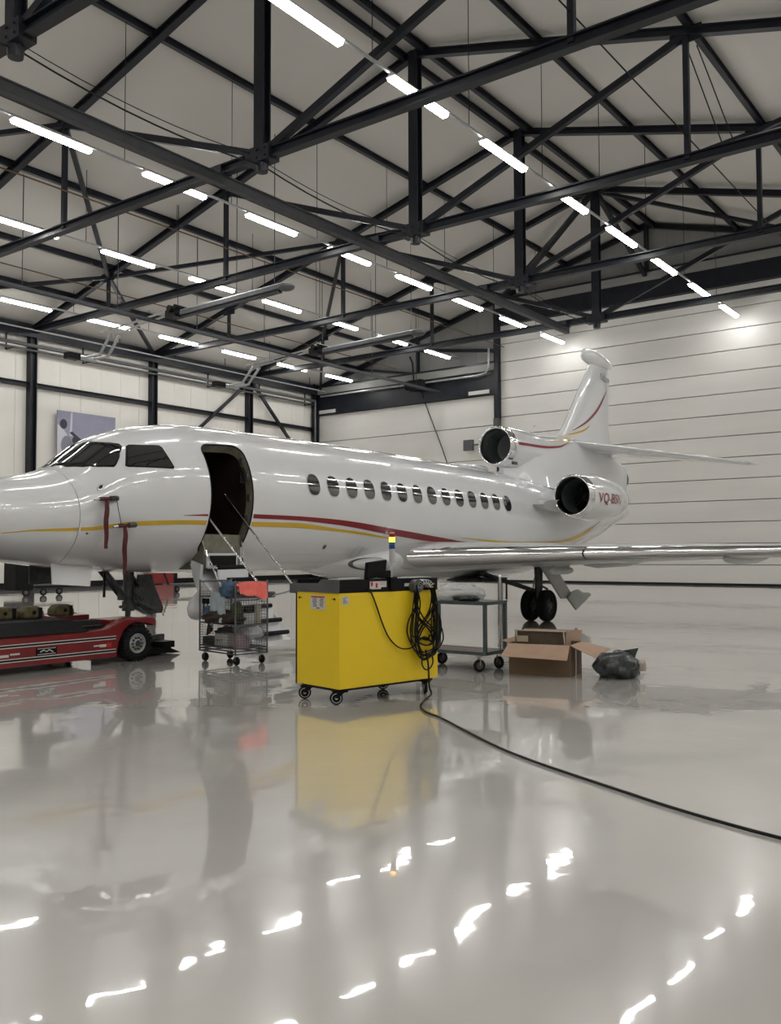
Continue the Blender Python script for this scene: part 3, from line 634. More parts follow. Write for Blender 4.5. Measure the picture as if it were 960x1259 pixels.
b.loft([[Vector((x, YC+r*math.cos(2*PI*j/20), 3.79+r*.22*math.sin(2*PI*j/20))) for j in range(20)] for x, r in ((19.2, .02), (19.3, .3), (19.8, .45), (20.3, .42), (20.7, .25), (20.85, .02))]); b.build('satcom_fairing', M['white'], jet, smooth=True)

# wings
def naca(x, t): return 5*t*(.2969*math.sqrt(max(x, 0))-.126*x-.3516*x*x+.2843*x**3-.1036*x**4)
WS = [(11.75, 14.93, 6.3, .115, 1.52), (11.1, 15.4, 5.7, .115, 1.53), (8.0, 17.7, 4.3, .10, 1.60), (4.9, 20.0, 3.2, .09, 1.65), (2.3, 21.9, 2.35, .085, 1.72), (.1, 23.5, 1.6, .085, 1.82), (-.25, 23.8, 1.4, .09, 1.88)]
def wpt(st, u, side):
    y, xl, c, t, z = st; return (y, xl+u*c, z+side*naca(u, t)*c)
def ist(y):
    T = sorted(WS); return (y, *interp(T, y))
def wing(mir):
    my = (lambda y: 2*YC-y) if mir else (lambda y: y); s0 = .062
    ys = [11.75, 11.1, 10, 9, 8.2, 7, 6, 4.9, 3.6, 2.3, 1.2, .1, -.25]
    us = [s0, .1, .16, .25, .35, .45, .55, .65, .75, .85, .93, 1.0]
    R_ = []
    for y in ys:
        st = ist(y); up = [wpt(st, u, 1) for u in us]; lo = [wpt(st, u, -1) for u in us]
        R_.append([Vector((p[1], my(p[0]), p[2])) for p in up+lo[::-1]])
    b = MB(); b.loft(R_); wg = b.build('wing', M['under'], jet, smooth=True, angle=30)
    us2 = [s0*(k/8)**2 for k in range(9)]
    for nm, (y0, y1) in (('leading_edge', (11.1, 8.2)), ('leading_edge', (8.17, .1))):
        R_ = []
        for i in range(9):
            y = y0+(y1-y0)*i/8; st = ist(y); up = [wpt(st, u, 1) for u in us2[::-1]]; lo = [wpt(st, u, -1) for u in us2[1:]]
            R_.append([Vector((p[1]-.004, my(p[0]), p[2])) for p in up+lo])
        b = MB(); b.loft(R_); b.build(nm, M['chrome'], wg, smooth=True, angle=40)
    b = MB(); b.lathe((20.3, my(5.9), 1.47), (1, 0, 0), [(-.9, .01), (-.6, .08), (0, .13), (1.5, .12), (2.6, .01)], 16); b.build('flap_fairing', M['under'], wg, smooth=True)
    b = MB(); b.lathe((19.2, my(8.6), 1.40), (1, 0, 0), [(-.9, .01), (-.6, .08), (0, .14), (1.8, .12), (2.8, .01)], 16); b.build('flap_fairing', M['under'], wg, smooth=True)
    b = MB(); R_ = []
    for k, (y, x, z, c) in enumerate(((-.25, 23.8, 1.88, 1.4), (-.45, 24.1, 2.1, 1.15), (-.6, 24.5, 2.5, .9), (-.75, 25.1, 3.2, .5))):
        R_.append([Vector((x+u*c, my(y)+s*naca(u, .08)*c, z)) for u, s in [(u, 1) for u in (0, .1, .3, .6, 1)]+[(u, -1) for u in (.6, .3, .1)]])
    b.loft(R_); b.build('winglet', M['white'], wg, smooth=True)
wing(False); wing(True)

# engines
def nacelle(cx, cy, cz, side):
    nc = MB(); nc.lathe((cx, cy, cz), (1, 0, 0), [(.22, .575), (.6, .61), (1.0, .63), (1.55, .615), (2.15, .55), (2.6, .46), (2.9, .37), (2.88, .34), (2.5, .34)], 48)
    n = nc.build('nacelle', M['white'], jet, smooth=True, angle=60)
    lp = MB(); lp.lathe((cx, cy, cz), (1, 0, 0), [(.35, .455), (.12, .465), (.03, .49), (0, .515), (.03, .543), (.1, .562), (.23, .578)], 48); lp.build('intake_lip', M['chrome'], n, smooth=True, angle=0)
    d = MB(); d.lathe((cx, cy, cz), (1, 0, 0), [(.34, .458), (.7, .44), (1.15, .44)], 48); d.build('intake_duct', M['duct'], n, smooth=True)
    f_ = MB(); f_.cyl((cx+1.14, cy, cz), (cx+1.2, cy, cz), .44, k=32); f_.build('fan_back', M['dark'], n)
    f_ = MB(); f_.lathe((cx, cy, cz), (1, 0, 0), [(.72, .002), (.8, .06), (.92, .11), (1.1, .14)], 24)
    for k in range(24):
        a0 = 2*PI*k/24; vs = []
        for r, tw in ((.12, .5), (.28, .7), (.435, .95)):
            for s in (-1, 1):
                an = a0+s*.5*tw*.07/max(r, .1)*1.6; x = cx+1.02+s*.06
                vs.append(Vector((x, cy+r*math.cos(an), cz+r*math.sin(an))))
        f_.add(vs, [(0, 1, 3, 2), (2, 3, 5, 4)])
    f_.build('fan', M['gear'], n, smooth=True)
    e = MB(); e.lathe((cx, cy, cz), (1, 0, 0), [(2.5, .345), (2.85, .3), (3.15, .1), (3.3, .01)], 24); e.build('exhaust_cone', M['duct'], n, smooth=True)
    py = MB(); y0, y1 = (cy+.45, YC-.7) if cy < YC else (cy-.45, YC+.7)
    R_ = []
    for y in (y0, y1):
        R_.append([Vector((21.2+u*3.6, y, 2.86+s*naca(u, .09)*3.6)) for u, s in [(u, 1) for u in (0, .03, .1, .3, .6, 1)]+[(u, -1) for u in (.6, .3, .1, .03)]])
    py.loft(R_); py.build('pylon', M['under'], jet, smooth=True, angle=40)
    return n
nl = nacelle(21.9, 10.5, 3.1, 1); nacelle(21.9, 2*YC-10.5, 3.1, -1)
# registration on the near nacelle
def wrap_text(s, x0, x1, cy, cz, rad, v0, v1, m, parent, side=-1):
    cu = bpy.data.curves.new('t', 'FONT'); cu.body = s; cu.size = 1; cu.offset = .006; o = bpy.data.objects.new('t', cu); COL.objects.link(o); bpy.context.view_layer.update()
    me = bpy.data.meshes.new_from_object(o.evaluated_get(bpy.context.evaluated_depsgraph_get())); bpy.data.objects.remove(o)
    bm = bmesh.new(); bm.from_mesh(me); bmesh.ops.triangulate(bm, faces=bm.faces); bmesh.ops.subdivide_edges(bm, edges=bm.edges, cuts=2, use_grid_fill=True)
    xs = [v.co.x for v in bm.verts]; ys = [v.co.y for v in bm.verts]; a0, a1, b0, b1 = min(xs), max(xs), min(ys), max(ys)
    top = parent
    while top.parent: top = top.parent
    inv = FR[top.name].inverted()
    for v in bm.verts:
        u = x0+(v.co.x-a0)/(a1-a0)*(x1-x0); h = v0+(v.co.y-b0)/(b1-b0)*(v1-v0); r = rad(u)+.012
        t = h/r; v.co = inv @ Vector((u, cy-r*math.cos(t), cz+r*math.sin(t)))
    bm.to_mesh(me); bm.free(); me.materials.clear(); me.materials.append(m); o = bpy.data.objects.new('registration_letters', me); COL.objects.link(o); o.parent = parent; return o
NR = [(22.12, .575), (22.5, .61), (22.9, .63), (23.45, .615), (24.05, .55), (24.5, .46), (24.8, .37)]
wrap_text('VQ-BSN', 22.28, 23.7, 10.5, 3.1, lambda u: interp(NR, u)[0], -.24, .08, M['red'], nl)
# centre engine intake, duct fairing and fin
b = MB(); b.lathe((21.4, YC, 4.5), (1, 0, 0), [(.4, .44), (.12, .45), (.03, .47), (0, .495), (.03, .523), (.1, .54), (.28, .555)], 48); lipo = b.build('intake_lip', M['chrome'], jet, smooth=True, angle=0)
b = MB(); b.lathe((21.4, YC, 4.5), (1, 0, 0), [(.39, .442), (.6, .425), (.85, .40), (.88, .3), (.92, .15), (.93, .01)], 48); b.build('intake_duct', M['duct'], lipo, smooth=True)
def keyhole(x, zt, r, zb, wb, n=14):
    pts = []; zc = zt-r
    for i in range(n+1): an = PI*i/n; pts.append((x, YC-r*math.cos(an), zc+r*math.sin(an)))
    ww = min(r, .9*wb)
    for f in (.25, .5, .75, 1): pts.append((x, YC+r+(wb-r)*f**1.8, zc+(zb-zc)*f))
    for f in (1, .75, .5, .25): pts.append((x, YC-r-(wb-r)*f**1.8, zc+(zb-zc)*f))
    return [Vector(p) for p in pts]
b = MB(); b.lathe((21.4, YC, 4.5), (1, 0, 0), [(.27, .555), (.6, .56), (1.6, .55), (2.6, .50), (3.6, .42), (4.4, .3)], 48, (False, True)); b.build('duct_cowl', M['white'], jet, smooth=True, angle=60)
b = MB(); ST = [(21.75, 3.98, .06, 3.72, .1), (21.95, 4.0, .14, 3.66, .25), (22.3, 4.04, .30, 3.58, .42), (22.7, 4.96, .48, 3.5, .58), (22.95, 5.0, .51, 3.48, .63), (23.5, 5.02, .52, 3.4, .75), (24.5, 5.07, .50, 3.3, .78), (25.5, 5.15, .45, 3.1, .75), (26.5, 5.15, .42, 3.0, .65), (27.5, 5.1, .42, 2.95, .55), (28.3, 5.0, .42, 2.95, .46), (29.0, 4.8, .42, 3.0, .40), (29.5, 4.62, .4, 3.2, .34)]
b.loft([keyhole(x, *interp(ST, x)) for x in [21.75+.25*i for i in range(32)]]); b.build('engine_fairing', M['white'], jet, smooth=True, angle=50)
b = MB(); b.lathe((29.3, YC, 4.1), (1, 0, 0), [(0, .38), (.5, .34), (.48, .3), (.1, .3)], 24); b.build('centre_exhaust', M['duct'], jet, smooth=True)
b = MB(); b.tube([(23.2, 12.3, 5.0), (23.2, 12.28, 5.18), (23.3, 12.28, 5.24)], .02, 6); b.build('small_probe', M['white'], jet)
b = MB(); b.bbox((21.55, 12.02, 3.98), (21.8, 12.06, 4.06)); b.build('scoop', M['gear'], jet)
# fin
FN = [(4.9, 24.3, 4.9, .30), (5.1, 24.9, 4.3, .32), (5.2, 25.15, 3.95, .32), (5.4, 25.42, 3.6, .31), (5.8, 25.82, 3.12, .29), (6.5, 26.43, 2.55, .26), (7.2, 27.04, 2.0, .21), (7.75, 27.52, 1.55, .17)]
def fsec(z, off=0):
    xl, c, th = interp(FN, z)
    return [Vector((xl+u*c, YC+s*naca(u, .1)/.05*th/2*1.0*.98, z)) for u, s in [(u, 1) for u in (0, .02, .06, .15, .3, .5, .75, 1)]+[(u, -1) for u in (.75, .5, .3, .15, .06, .02)]]
b = MB(); b.loft([fsec(4.9+.15*i) for i in range(20)]); fin = b.build('fin', M['white'], jet, smooth=True, angle=40)
def fy(x, z):
    xl, c, th = interp(FN, z); u = min(1, max(0, (x-xl)/c)); return YC-naca(u, .1)/.05*th/2*.98-.012
def finband(P, wd, nm, m):
    b = MB(); S_ = spline([(x, 0, z) for x, z in P], 6); n = len(S_); k = []
    for i, p in enumerate(S_):
        t = (S_[min(i+1, n-1)]-S_[max(i-1, 0)]).normalized(); nn = Vector((-t.z, 0, t.x)); h = wd*min(1, .15+1.7*i/n, .15+1.2*(n-1-i)/n*3)/2
        k.append([Vector((q.x, fy(q.x, max(q.z, 4.95)), q.z)) for q in (p+nn*h, p, p-nn*h)])
    vs = [q for r in k for q in r]; b.add(vs, [(i*3+j, i*3+j+1, i*3+4+j, i*3+3+j) for i in range(n-1) for j in (0, 1)]); b.build(nm, m, fin)
finband([(25.9, 5.38), (26.9, 5.75), (27.9, 6.3), (28.75, 7.0)], .09, 'red_stripe', M['red'])
finband([(25.2, 5.16), (26.0, 5.3), (26.7, 5.47), (27.2, 5.68)], .07, 'yellow_stripe', M['yel'])
def cowlband(U, Lo, m, nm):
    b = MB(); R_ = []
    for i in range(25):
        x = U[0][0]+(U[-1][0]-U[0][0])*i/24; zu, zl = interp(U, x)[0], interp(Lo, x)[0]; row = []
        for f in (0, .5, 1):
            z = zu+(min(zl, zu-.003)-zu)*f; cands = []
            r = interp([(21.4, .555), (22.0, .56), (23.0, .55), (24.0, .5), (25.0, .42), (25.8, .3)], x)[0]; dz = z-4.5
            if abs(dz) < r: cands.append(math.sqrt(r*r-dz*dz))
            zt, rr, zb, wb = interp(ST, max(x, 21.8)); zc = zt-rr
            if zc < z < zt: cands.append(math.sqrt(max(rr*rr-(z-zc)**2, 0)))
            elif z <= zc: ff = (zc-z)/(zc-zb); cands.append(rr+(wb-rr)*ff**1.8)
            row.append(Vector((x, YC-(max(cands) if cands else .3)-.012, z)))
        R_.append(row)
    vs = [q for r in R_ for q in r]; b.add(vs, [(i*3+j, i*3+j+1, i*3+4+j, i*3+3+j) for i in range(24) for j in (0, 1)]); b.build(nm, m, jet)
cowlband([(21.72, 4.60), (23, 4.62), (24.2, 4.72), (25.2, 4.95)], [(21.72, 4.52), (23, 4.545), (24.2, 4.66), (25.2, 4.94)], M['red'], 'red_stripe')
cowlband([(23.8, 4.84), (25.0, 5.02), (25.6, 5.1)], [(23.8, 4.83), (25.0, 4.96), (25.6, 5.03)], M['yel'], 'yellow_stripe')
# bullet fairing on the fin tip
b = MB(); R_ = []
for x, rz_, ry_, z in ((26.98, .02, .02, 7.97), (27.03, .1, .09, 7.97), (27.2, .2, .17, 7.98), (27.6, .26, .22, 7.98), (28.2, .25, .21, 7.95), (28.8, .19, .16, 7.92), (29.2, .1, .08, 7.92), (29.35, .01, .01, 7.93)):
    R_.append([Vector((x, YC+ry_*math.cos(2*PI*j/24), z+rz_*math.sin(2*PI*j/24))) for j in range(24)])
b.loft(R_); b.build('tip_bullet', M['white'], fin, smooth=True, angle=0)
b = MB(); b.loft([[Vector((x, YC-.11+.04*math.cos(2*PI*j/12), z+.09*math.sin(2*PI*j/12))) for j in range(12)] for x, z in ((28.15, 7.43), (28.2, 7.43), (28.75, 7.35))]); b.build('vent_scoop', M['alu'], fin)
# tailplane
for sg, nmm in ((-1, ''), (1, '')):
    b = MB(); R_ = []
    for f in (0, .25, .5, .75, .97, 1):
        y = YC+sg*(.12+4.5*f); xl = 25.55+3.05*f; c = 2.75-1.45*f; z = 5.02-.70*f
        R_.append([Vector((xl+u*c, y, z-u*.22*(1-f)+s*naca(u, .085)*c*(1 if f < 1 else .3))) for u, s in [(u, 1) for u in (0, .02, .08, .2, .4, .7, 1)]+[(u, -1) for u in (.7, .4, .2, .08, .02)]])
    b.loft(R_); b.build('tailplane', M['white'], jet, smooth=True, angle=35)

# main landing gear
def mgear(sgn):
    my = lambda y: y if sgn < 0 else 2*YC-y
    X, Y = 19.55, 10.25
    t = MB(); t.cyl((X, my(Y), .5), (X, my(Y), 1.5), .085, .11, 16); t.cyl((X, my(Y), .33), (X, my(Y), .8), .06, k=12); t.cyl((X, my(Y-.25), .37), (X, my(Y+.25), .37), .06, k=12)
    g = t.build('main_gear', M['gear'], jet, smooth=True)
    for dy in (-.21, .21): 
        wheel((X, my(Y+dy), .37), (0, 1, 0), .37, .22, g, M['gear'], hub_r=.5, k=32)
    t = MB(); t.cyl((X-.05, my(Y+.1), .72), (X-1.2, my(Y+.9), 1.15), .05, .06, 10); t.cyl((X+.1, my(Y), .45), (X+.25, my(Y-.1), .75), .025, k=8); t.cyl((X+.25, my(Y-.1), .75), (X+.05, my(Y), .85), .025, k=8); t.tube([(X-.1, my(Y), 1.2), (X-.16, my(Y+.05), .9), (X-.12, my(Y+.1), .6)], .015, 6); t.build('side_stay', M['gear'], g, smooth=True)
    t = MB(); t.loft([[Vector(p) for p in ((19.15, my(9.98), 1.3), (19.8, my(9.94), 1.3), (19.8, my(9.97), 1.3), (19.15, my(10.01), 1.3))], [Vector(p) for p in ((19.95, my(9.86), .52), (20.55, my(9.82), .52), (20.55, my(9.85), .52), (19.95, my(9.89), .52))]]); t.build('gear_door', M['under'], g)
    t = MB(); P = [(20.15, .52), (20.35, .66), (20.7, .72), (21.0, .63), (21.35, .62), (21.45, .55), (20.6, .22)]
    t.prism(P, my(9.78), my(9.82), axis=1); t.build('gear_door_lower', M['under'], g)
mgear(-1); mgear(1)
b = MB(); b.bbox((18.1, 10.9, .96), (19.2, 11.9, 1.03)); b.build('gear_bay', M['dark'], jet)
b = MB(); b.lathe((17.75, 9.0, 1.22), (1, 0, 0), [(0, .05), (.1, .08), (.8, .08), (.95, .06)], 12, (True, True)); b.bbox((17.9, 8.98, 1.2), (18.6, 9.02, 1.5)); b.build('wing_pod', M['under'], jet, smooth=True)
# nose gear
g = MB(); g.cyl((9.52, 12.5, .74), (9.52, 12.5, 1.45), .075, .095, 16); g.cyl((9.5, 12.5, .32), (9.52, 12.5, .8), .045, k=12); g.cyl((9.52, 12.5, .68), (9.52, 12.5, .84), .1, k=14); g.cyl((9.5, 12.28, .34), (9.5, 12.72, .34), .04, k=10)
ng = g.build('nose_gear', M['gear'], jet, smooth=True)
for dy in (-.16, .16): wheel((9.5, 12.5+dy, .36), (0, 1, 0), .22, .14, ng, M['gear'])
g = MB(); g.cyl((8.98, 12.45, 1.4), (9.42, 12.45, .92), .035, k=8); g.cyl((8.98, 12.6, 1.4), (9.42, 12.6, .92), .035, k=8); g.bar((9.4, 12.5, 1.0), (9.4, 12.5, .86), .12, .1); g.cyl((9.25, 12.35, .76), (9.45, 12.45, .77), .025, k=8); g.build('drag_brace', M['gear'], ng, smooth=True)
g = MB(); g.prism([(9.66, 1.27), (9.9, 1.27), (9.95, 1.1), (10.15, .7), (10.12, .62), (9.98, .62), (9.86, .6), (9.66, .74), (9.62, 1.0)], 12.38, 12.46, axis=1); g.prism([(9.62, 1.2), (9.8, 1.2), (10.0, .68), (9.9, .6), (9.7, .7)], 12.5, 12.6, axis=1); g.build('gear_leg_door', M['gear'], ng)
g = MB(); g.sphere((9.62, 12.38, 1.0), (.1, .06, .09)); g.sphere((9.7, 12.38, .9), (.07, .06, .07)); g.cyl((9.55, 12.36, .85), (9.95, 12.36, .68), .03, k=8); g.cyl((9.55, 12.36, 1.05), (9.75, 12.36, .75), .02, k=8); g.tube([(9.5, 12.4, 1.3), (9.62, 12.34, 1.1), (9.58, 12.34, .9), (9.7, 12.34, .75)], .012, 6); g.build('steering_actuator', M['gear'], ng, smooth=True)
g = MB(); g.loft([[Vector(p) for p in ((7.87, 12.15, 1.50), (8.58, 12.15, 1.46), (8.58, 12.17, 1.46), (7.87, 12.17, 1.50))], [Vector(p) for p in ((7.83, 12.05, 1.17), (8.47, 12.05, 1.12), (8.47, 12.07, 1.12), (7.83, 12.07, 1.17))]]); g.build('nose_gear_door', M['white'], jet)
g = MB(); g.bbox((7.95, 12.85, 1.15), (8.58, 12.87, 1.5)); g.build('nose_gear_door', M['gear'], jet)

# airstair door hanging from the sill
st = thing('airstair', 'white airstair door lowered from the jet cabin with dark treads and chrome handrails', 'stairs', (10.6, 11.0, 0))
def sp(x, f): return (x, 11.62-1.36*f, 1.42-1.13*f)
g = MB()
R_ = []
for f in (0, .2, .4, .6, .8, 1):
    y, z = sp(0, f)[1:]; sag = .16*math.sin(PI*f)
    R_.append([Vector(p) for p in ((10.12, y, z-.03-sag*.2), (10.16, y+.06, z-.16-sag), (11.04, y+.06, z-.16-sag), (11.08, y, z-.03-sag*.2), (11.02, y+.02, z-.07-sag*.5), (10.18, y+.02, z-.07-sag*.5))])
g.loft(R_); g.build('door_shell', M['white'], st, smooth=True, angle=40)
g = MB(); g.prism([(11.62, 1.5), (11.38, 1.43), (11.42, 1.02), (11.15, .72), (11.42, .92), (11.56, 1.2)], 10.08, 10.13, axis=0); g.prism([(11.7, 1.45), (11.25, 1.05), (11.1, .6), (11.5, .95)], 10.13, 10.2, axis=0); g.build('side_fairing', M['white'], st)
g = MB(); g.bbox((10.26, 11.425, 1.38), (10.93, 11.46, 1.62)); fr = g.build('riser_frame', M['white'], st)
g = MB(); g.bbox((10.31, 11.40, 1.42), (10.88, 11.425, 1.58)); g.build('riser_panel', M['black'], fr)
for i, (y, z) in enumerate(((11.32, 1.40), (11.08, 1.20), (10.90, .98), (10.72, .77), (10.50, .55), (10.34, .36))):
    g = MB(); g.bbox((10.27, y-.10, z-.035), (10.95, y+.12, z-.01)); tr = g.build('tread', M['white'], st, bevel=.005)
    g = MB(); g.cyl((10.3, y-.10, z-.01), (10.92, y-.10, z-.01), .035, k=12); g.build('tread_nose', M['blackm'], tr, smooth=True)
    if i > 0: g = MB(); g.bbox((10.27, y+.10, z-.03), (10.95, y+.12, z+.15)); g.build('riser', M['white'], tr)
g = MB(); g.tube(spline([(10.2, 11.42, 2.33), (10.2, 11.32, 2.19), (10.2, 10.75, 1.66), (10.2, 10.19, 1.14), (10.2, 10.1, 1.0), (10.2, 10.2, .9), (10.2, 10.8, .86)], 6), .017, 10); g.build('handrail', M['chrome'], st, smooth=True, angle=0)
g = MB(); g.tube(spline([(11.05, 11.85, 2.64), (11.05, 11.77, 2.54), (11.05, 11.0, 1.81), (11.05, 10.35, 1.19), (11.05, 10.28, 1.1), (11.05, 10.31, 1.0), (11.05, 10.88, .89)], 6), .017, 10); g.build('handrail', M['chrome'], st, smooth=True, angle=0)
for x, P in ((10.2, [(11.50, 1.86), (11.38, 1.62), (10.97, 1.0), (10.9, .86)]), (11.05, [(11.45, 1.82), (11.40, 1.5), (11.27, 1.07), (11.2, .95)])):
    g = MB(); g.tube([(x, y, z) for y, z in P], .016, 8); g.cyl((x, P[1][0]+.02, P[1][1]+.05), (x, P[1][0]-.02, P[1][1]-.05), .024, k=8); g.build('support_strut', M['chrome'], st, smooth=True)
g = MB(); g.box((11.0, 10.8, .93), (.28, .16, .1)); g.build('gas_spring', M['gear'], st, bevel=.02)

# pitot covers with streamers
def pitot(x, t, lab, ln):
    p = Vector(fus(x, t, .0)); q = Vector(fus(x, t, .12)); th = thing('pitot_cover', lab, 'cover', tuple(p), 0, 'pitot covers')
    g = MB(); g.prism([(x-.03, p.z-.02), (x+.1, p.z-.02), (x+.1, p.z+.02), (x-.03, p.z+.02)], q.y, p.y+.05, axis=1); g.build('probe_mount', M['gear'], th)
    g = MB(); g.cyl((x+.12, q.y, p.z), (x-.12, q.y-.01, p.z-.02), .024, .024, 8); g.build('sleeve', M['streamer'], th, smooth=True)
    g = MB(); g.cyl((x-.12, q.y-.01, p.z-.02), (x-.2, q.y-.01, p.z-.03), .02, .014, 8); g.build('probe_tip', M['alu'], th, smooth=True)
    g = MB(); g.cyl((x+.08, q.y, p.z-.0), (x+.22, q.y+.02, p.z+.01), .04, k=8); g.build('buckle', M['gear'], th)
    g = MB(); P = [Vector((x+.0+.012*math.sin(k*1.1), q.y-.02+.01*math.cos(k*.9), p.z-.02-ln*k/10)) for k in range(11)]
    R_ = [[c+Vector((-w, -.003, 0)), c+Vector((w, -.003, 0)), c+Vector((w, .003, 0)), c+Vector((-w, .003, 0))] for c, w in zip(P, [.02, .036, .04, .042, .04, .042, .038, .036, .034, .03, .03])]
    g.loft(R_); g.build('streamer', M['streamer'], th); return q
q1 = pitot(8.25, .213, 'upper red pitot probe cover with hanging red streamer on the jet nose', .72)
q2 = pitot(8.56, -.32, 'lower red pitot probe cover with streamer reaching the nose underside', .72)
g = MB(); g.tube(spline([q1+Vector((.05, 0, -.02)), (8.38, 11.32, 2.45), (8.45, 11.35, 2.28), q2+Vector((-.05, 0, .03))], 6), .006, 5); tag(g.build('cover_lanyard', M['cable']), 'thin cord joining the two red pitot covers', 'cord')
# ------------------------------------------------------------ red aircraft tug
tg = thing('aircraft_tug', 'low red towbarless aircraft tug under the jet nose with black deck', 'tug', (7.5, 12.5, 0))
Y0, Y1 = 11.42, 13.6
b = MB(); P = [(4.4, .1), (8.50, .09), (8.53, .3), (8.62, .47), (8.76, .57), (8.86, .585), (9.08, .55), (9.2, .5), (9.22, .6), (9.17, .64), (8.66, .645), (8.55, .60), (8.33, .515), (8.0, .50), (4.4, .50)]
b.prism(P, Y0, Y0+.18, axis=1); b.build('side_panel', M['tugred'], tg, bevel=.012)
b = MB(); b.prism(P, Y1-.18, Y1, axis=1); b.build('side_panel', M['tugred'], tg, bevel=.012)
b = MB(); b.bbox((4.4, Y0+.18, .15), (8.5, Y1-.18, .56)); b.bbox((4.2, Y0, .1), (4.4, Y1, .9)); b.build('chassis', M['black'], tg)
b = MB(); b.prism([(Y0-.02, .5), (Y0-.02, .515), (Y0+.42, .66), (Y1-.42, .66), (Y1+.02, .515), (Y1+.02, .5), (Y1-.42, .62), (Y0+.42, .62)], 4.4, 8.0, axis=0); b.build('deck_plate', M['blackm'], tg)
b = MB(); b.prism([(Y0+.16, .5), (Y0+.16, .52), (Y0+.42, .62), (12.1, .62), (12.1, .5)], 8.0, 8.45, axis=0); b.build('deck_step', M['blackm'], tg)
b = MB(); b.bbox((8.5, Y0+.18, .45), (9.1, 12.1, .63)); b.bbox((8.5, 12.95, .45), (9.1, Y1-.18, .63)); b.build('fender_top', M['tugred'], tg, bevel=.01)
for x, y in ((8.86, 11.52), (6.22, 11.52), (8.86, 13.5), (6.22, 13.5)):
    sg = -1 if y < 12.5 else 1
    wq_ = wheel((x, y-.0+sg*.03, .262), (0, 1, 0), .262, .22, tg, M['lightgrey'], hub_r=.56, k=40, treads=26)
    b = MB()
    for k in range(10): a_ = 2*PI*k/10; b.cyl((x+.085*math.cos(a_), y+sg*.125, .262+.085*math.sin(a_)), (x+.085*math.cos(a_), y+sg*.10, .262+.085*math.sin(a_)), .017, k=8)
    b.lathe((x, y+sg*.135, .262), (0, -sg, 0), [(0, .03), (0, .048), (.04, .055), (.06, .05)], 16, (True, False)); b.build('lug_ring', M['gear'], wq_)
b = MB(); b.bbox((9.1, 11.7, .03), (9.75, 13.4, .12)); b.bbox((9.55, 11.65, .12), (9.78, 12.1, .22)); b.prism([(9.75, .02), (9.95, .02), (9.75, .1)], 11.7, 13.4, axis=1); b.build('cradle_plate', M['black'], tg)
b = MB(); b.bbox((9.1, 12.1, .1), (9.2, 12.9, .3)); b.bbox((9.2, 12.05, .1), (9.9, 12.12, .3)); b.bbox((9.2, 12.88, .1), (9.9, 12.95, .3)); b.build('cradle_arm', M['gear'], tg)
yy = Y0-.003
def strip(z0, z1, h, nm, m, x0=6.55, x1=8.48):
    b = MB(); b.add([(x0, yy, z0), (x1, yy, z1), (x1, yy, z1+h), (x0, yy, z0+h), (x0, yy-.003, z0), (x1, yy-.003, z1), (x1, yy-.003, z1+h), (x0, yy-.003, z0+h)], [(0, 1, 2, 3), (4, 5, 6, 7), (0, 1, 5, 4), (3, 2, 6, 7)]); b.build(nm, m, tg)
for z in (.355, .165):
    strip(z, z, .012, 'white_stripe', M['label']); strip(z+.014, z+.014, .022, 'black_stripe', M['black']); strip(z+.038, z+.038, .012, 'white_stripe', M['label'])
def plate(x0, x1, z0, z1, nm, m, d=.004): b = MB(); b.bbox((x0, yy-d, z0), (x1, yy, z1)); return b.build(nm, m, tg)
lp_ = plate(7.18, 7.50, .225, .33, 'name_plate', M['black'])
b = MB(); b.bar((7.2, yy-.007, .24), (7.48, yy-.007, .24), .002, .008); b.bar((7.2, yy-.007, .315), (7.48, yy-.007, .315), .002, .008)
b.tube([(7.24, yy-.007, .27), (7.3, yy-.007, .295), (7.34, yy-.007, .27), (7.38, yy-.007, .295), (7.44, yy-.007, .26)], .008, 5); b.build('plate_mark', M['label'], lp_)
for x0, x1, z0, z1, m in ((6.62, 6.78, .24, .275, 'label'), (6.8, 6.94, .262, .285, 'label'), (8.1, 8.2, .27, .29, 'label'), (8.2, 8.31, .255, .295, 'label'), (8.32, 8.4, .25, .31, 'inkred')): plate(x0, x1, z0, z1, 'decal', M[m])
for i, (x, y, l, lab) in enumerate(((7.35, 12.6, .42, 'yellow-black wheel chock on the tug deck, left one'), (7.75, 12.5, .34, 'yellow-black wheel chock on the tug deck, middle one'), (8.35, 12.62, .34, 'lumpy dark yellow chock on the tug deck, right one beside the strut'))):
    t = thing('wheel_chock', lab, 'chock', (x, y, .66), 0, 'chocks on the tug deck')
    b = MB(); b.prism([(x-l/2, .66), (x+l/2, .66), (x+l/2, .76), (x+l/2-.08, .84), (x-l/2+.08, .84), (x-l/2, .77)], y-.12, y+.12, axis=1); b.build('chock_body', M['chock'], t, bevel=.03)
    b = MB(); b.bbox((x+l/2-.1, y-.125, .665), (x+l/2-.04, y+.125, .82)); b.cyl((x, y-.13, .75), (x, y+.13, .75), .03, k=8); b.build('band', M['black'], t)

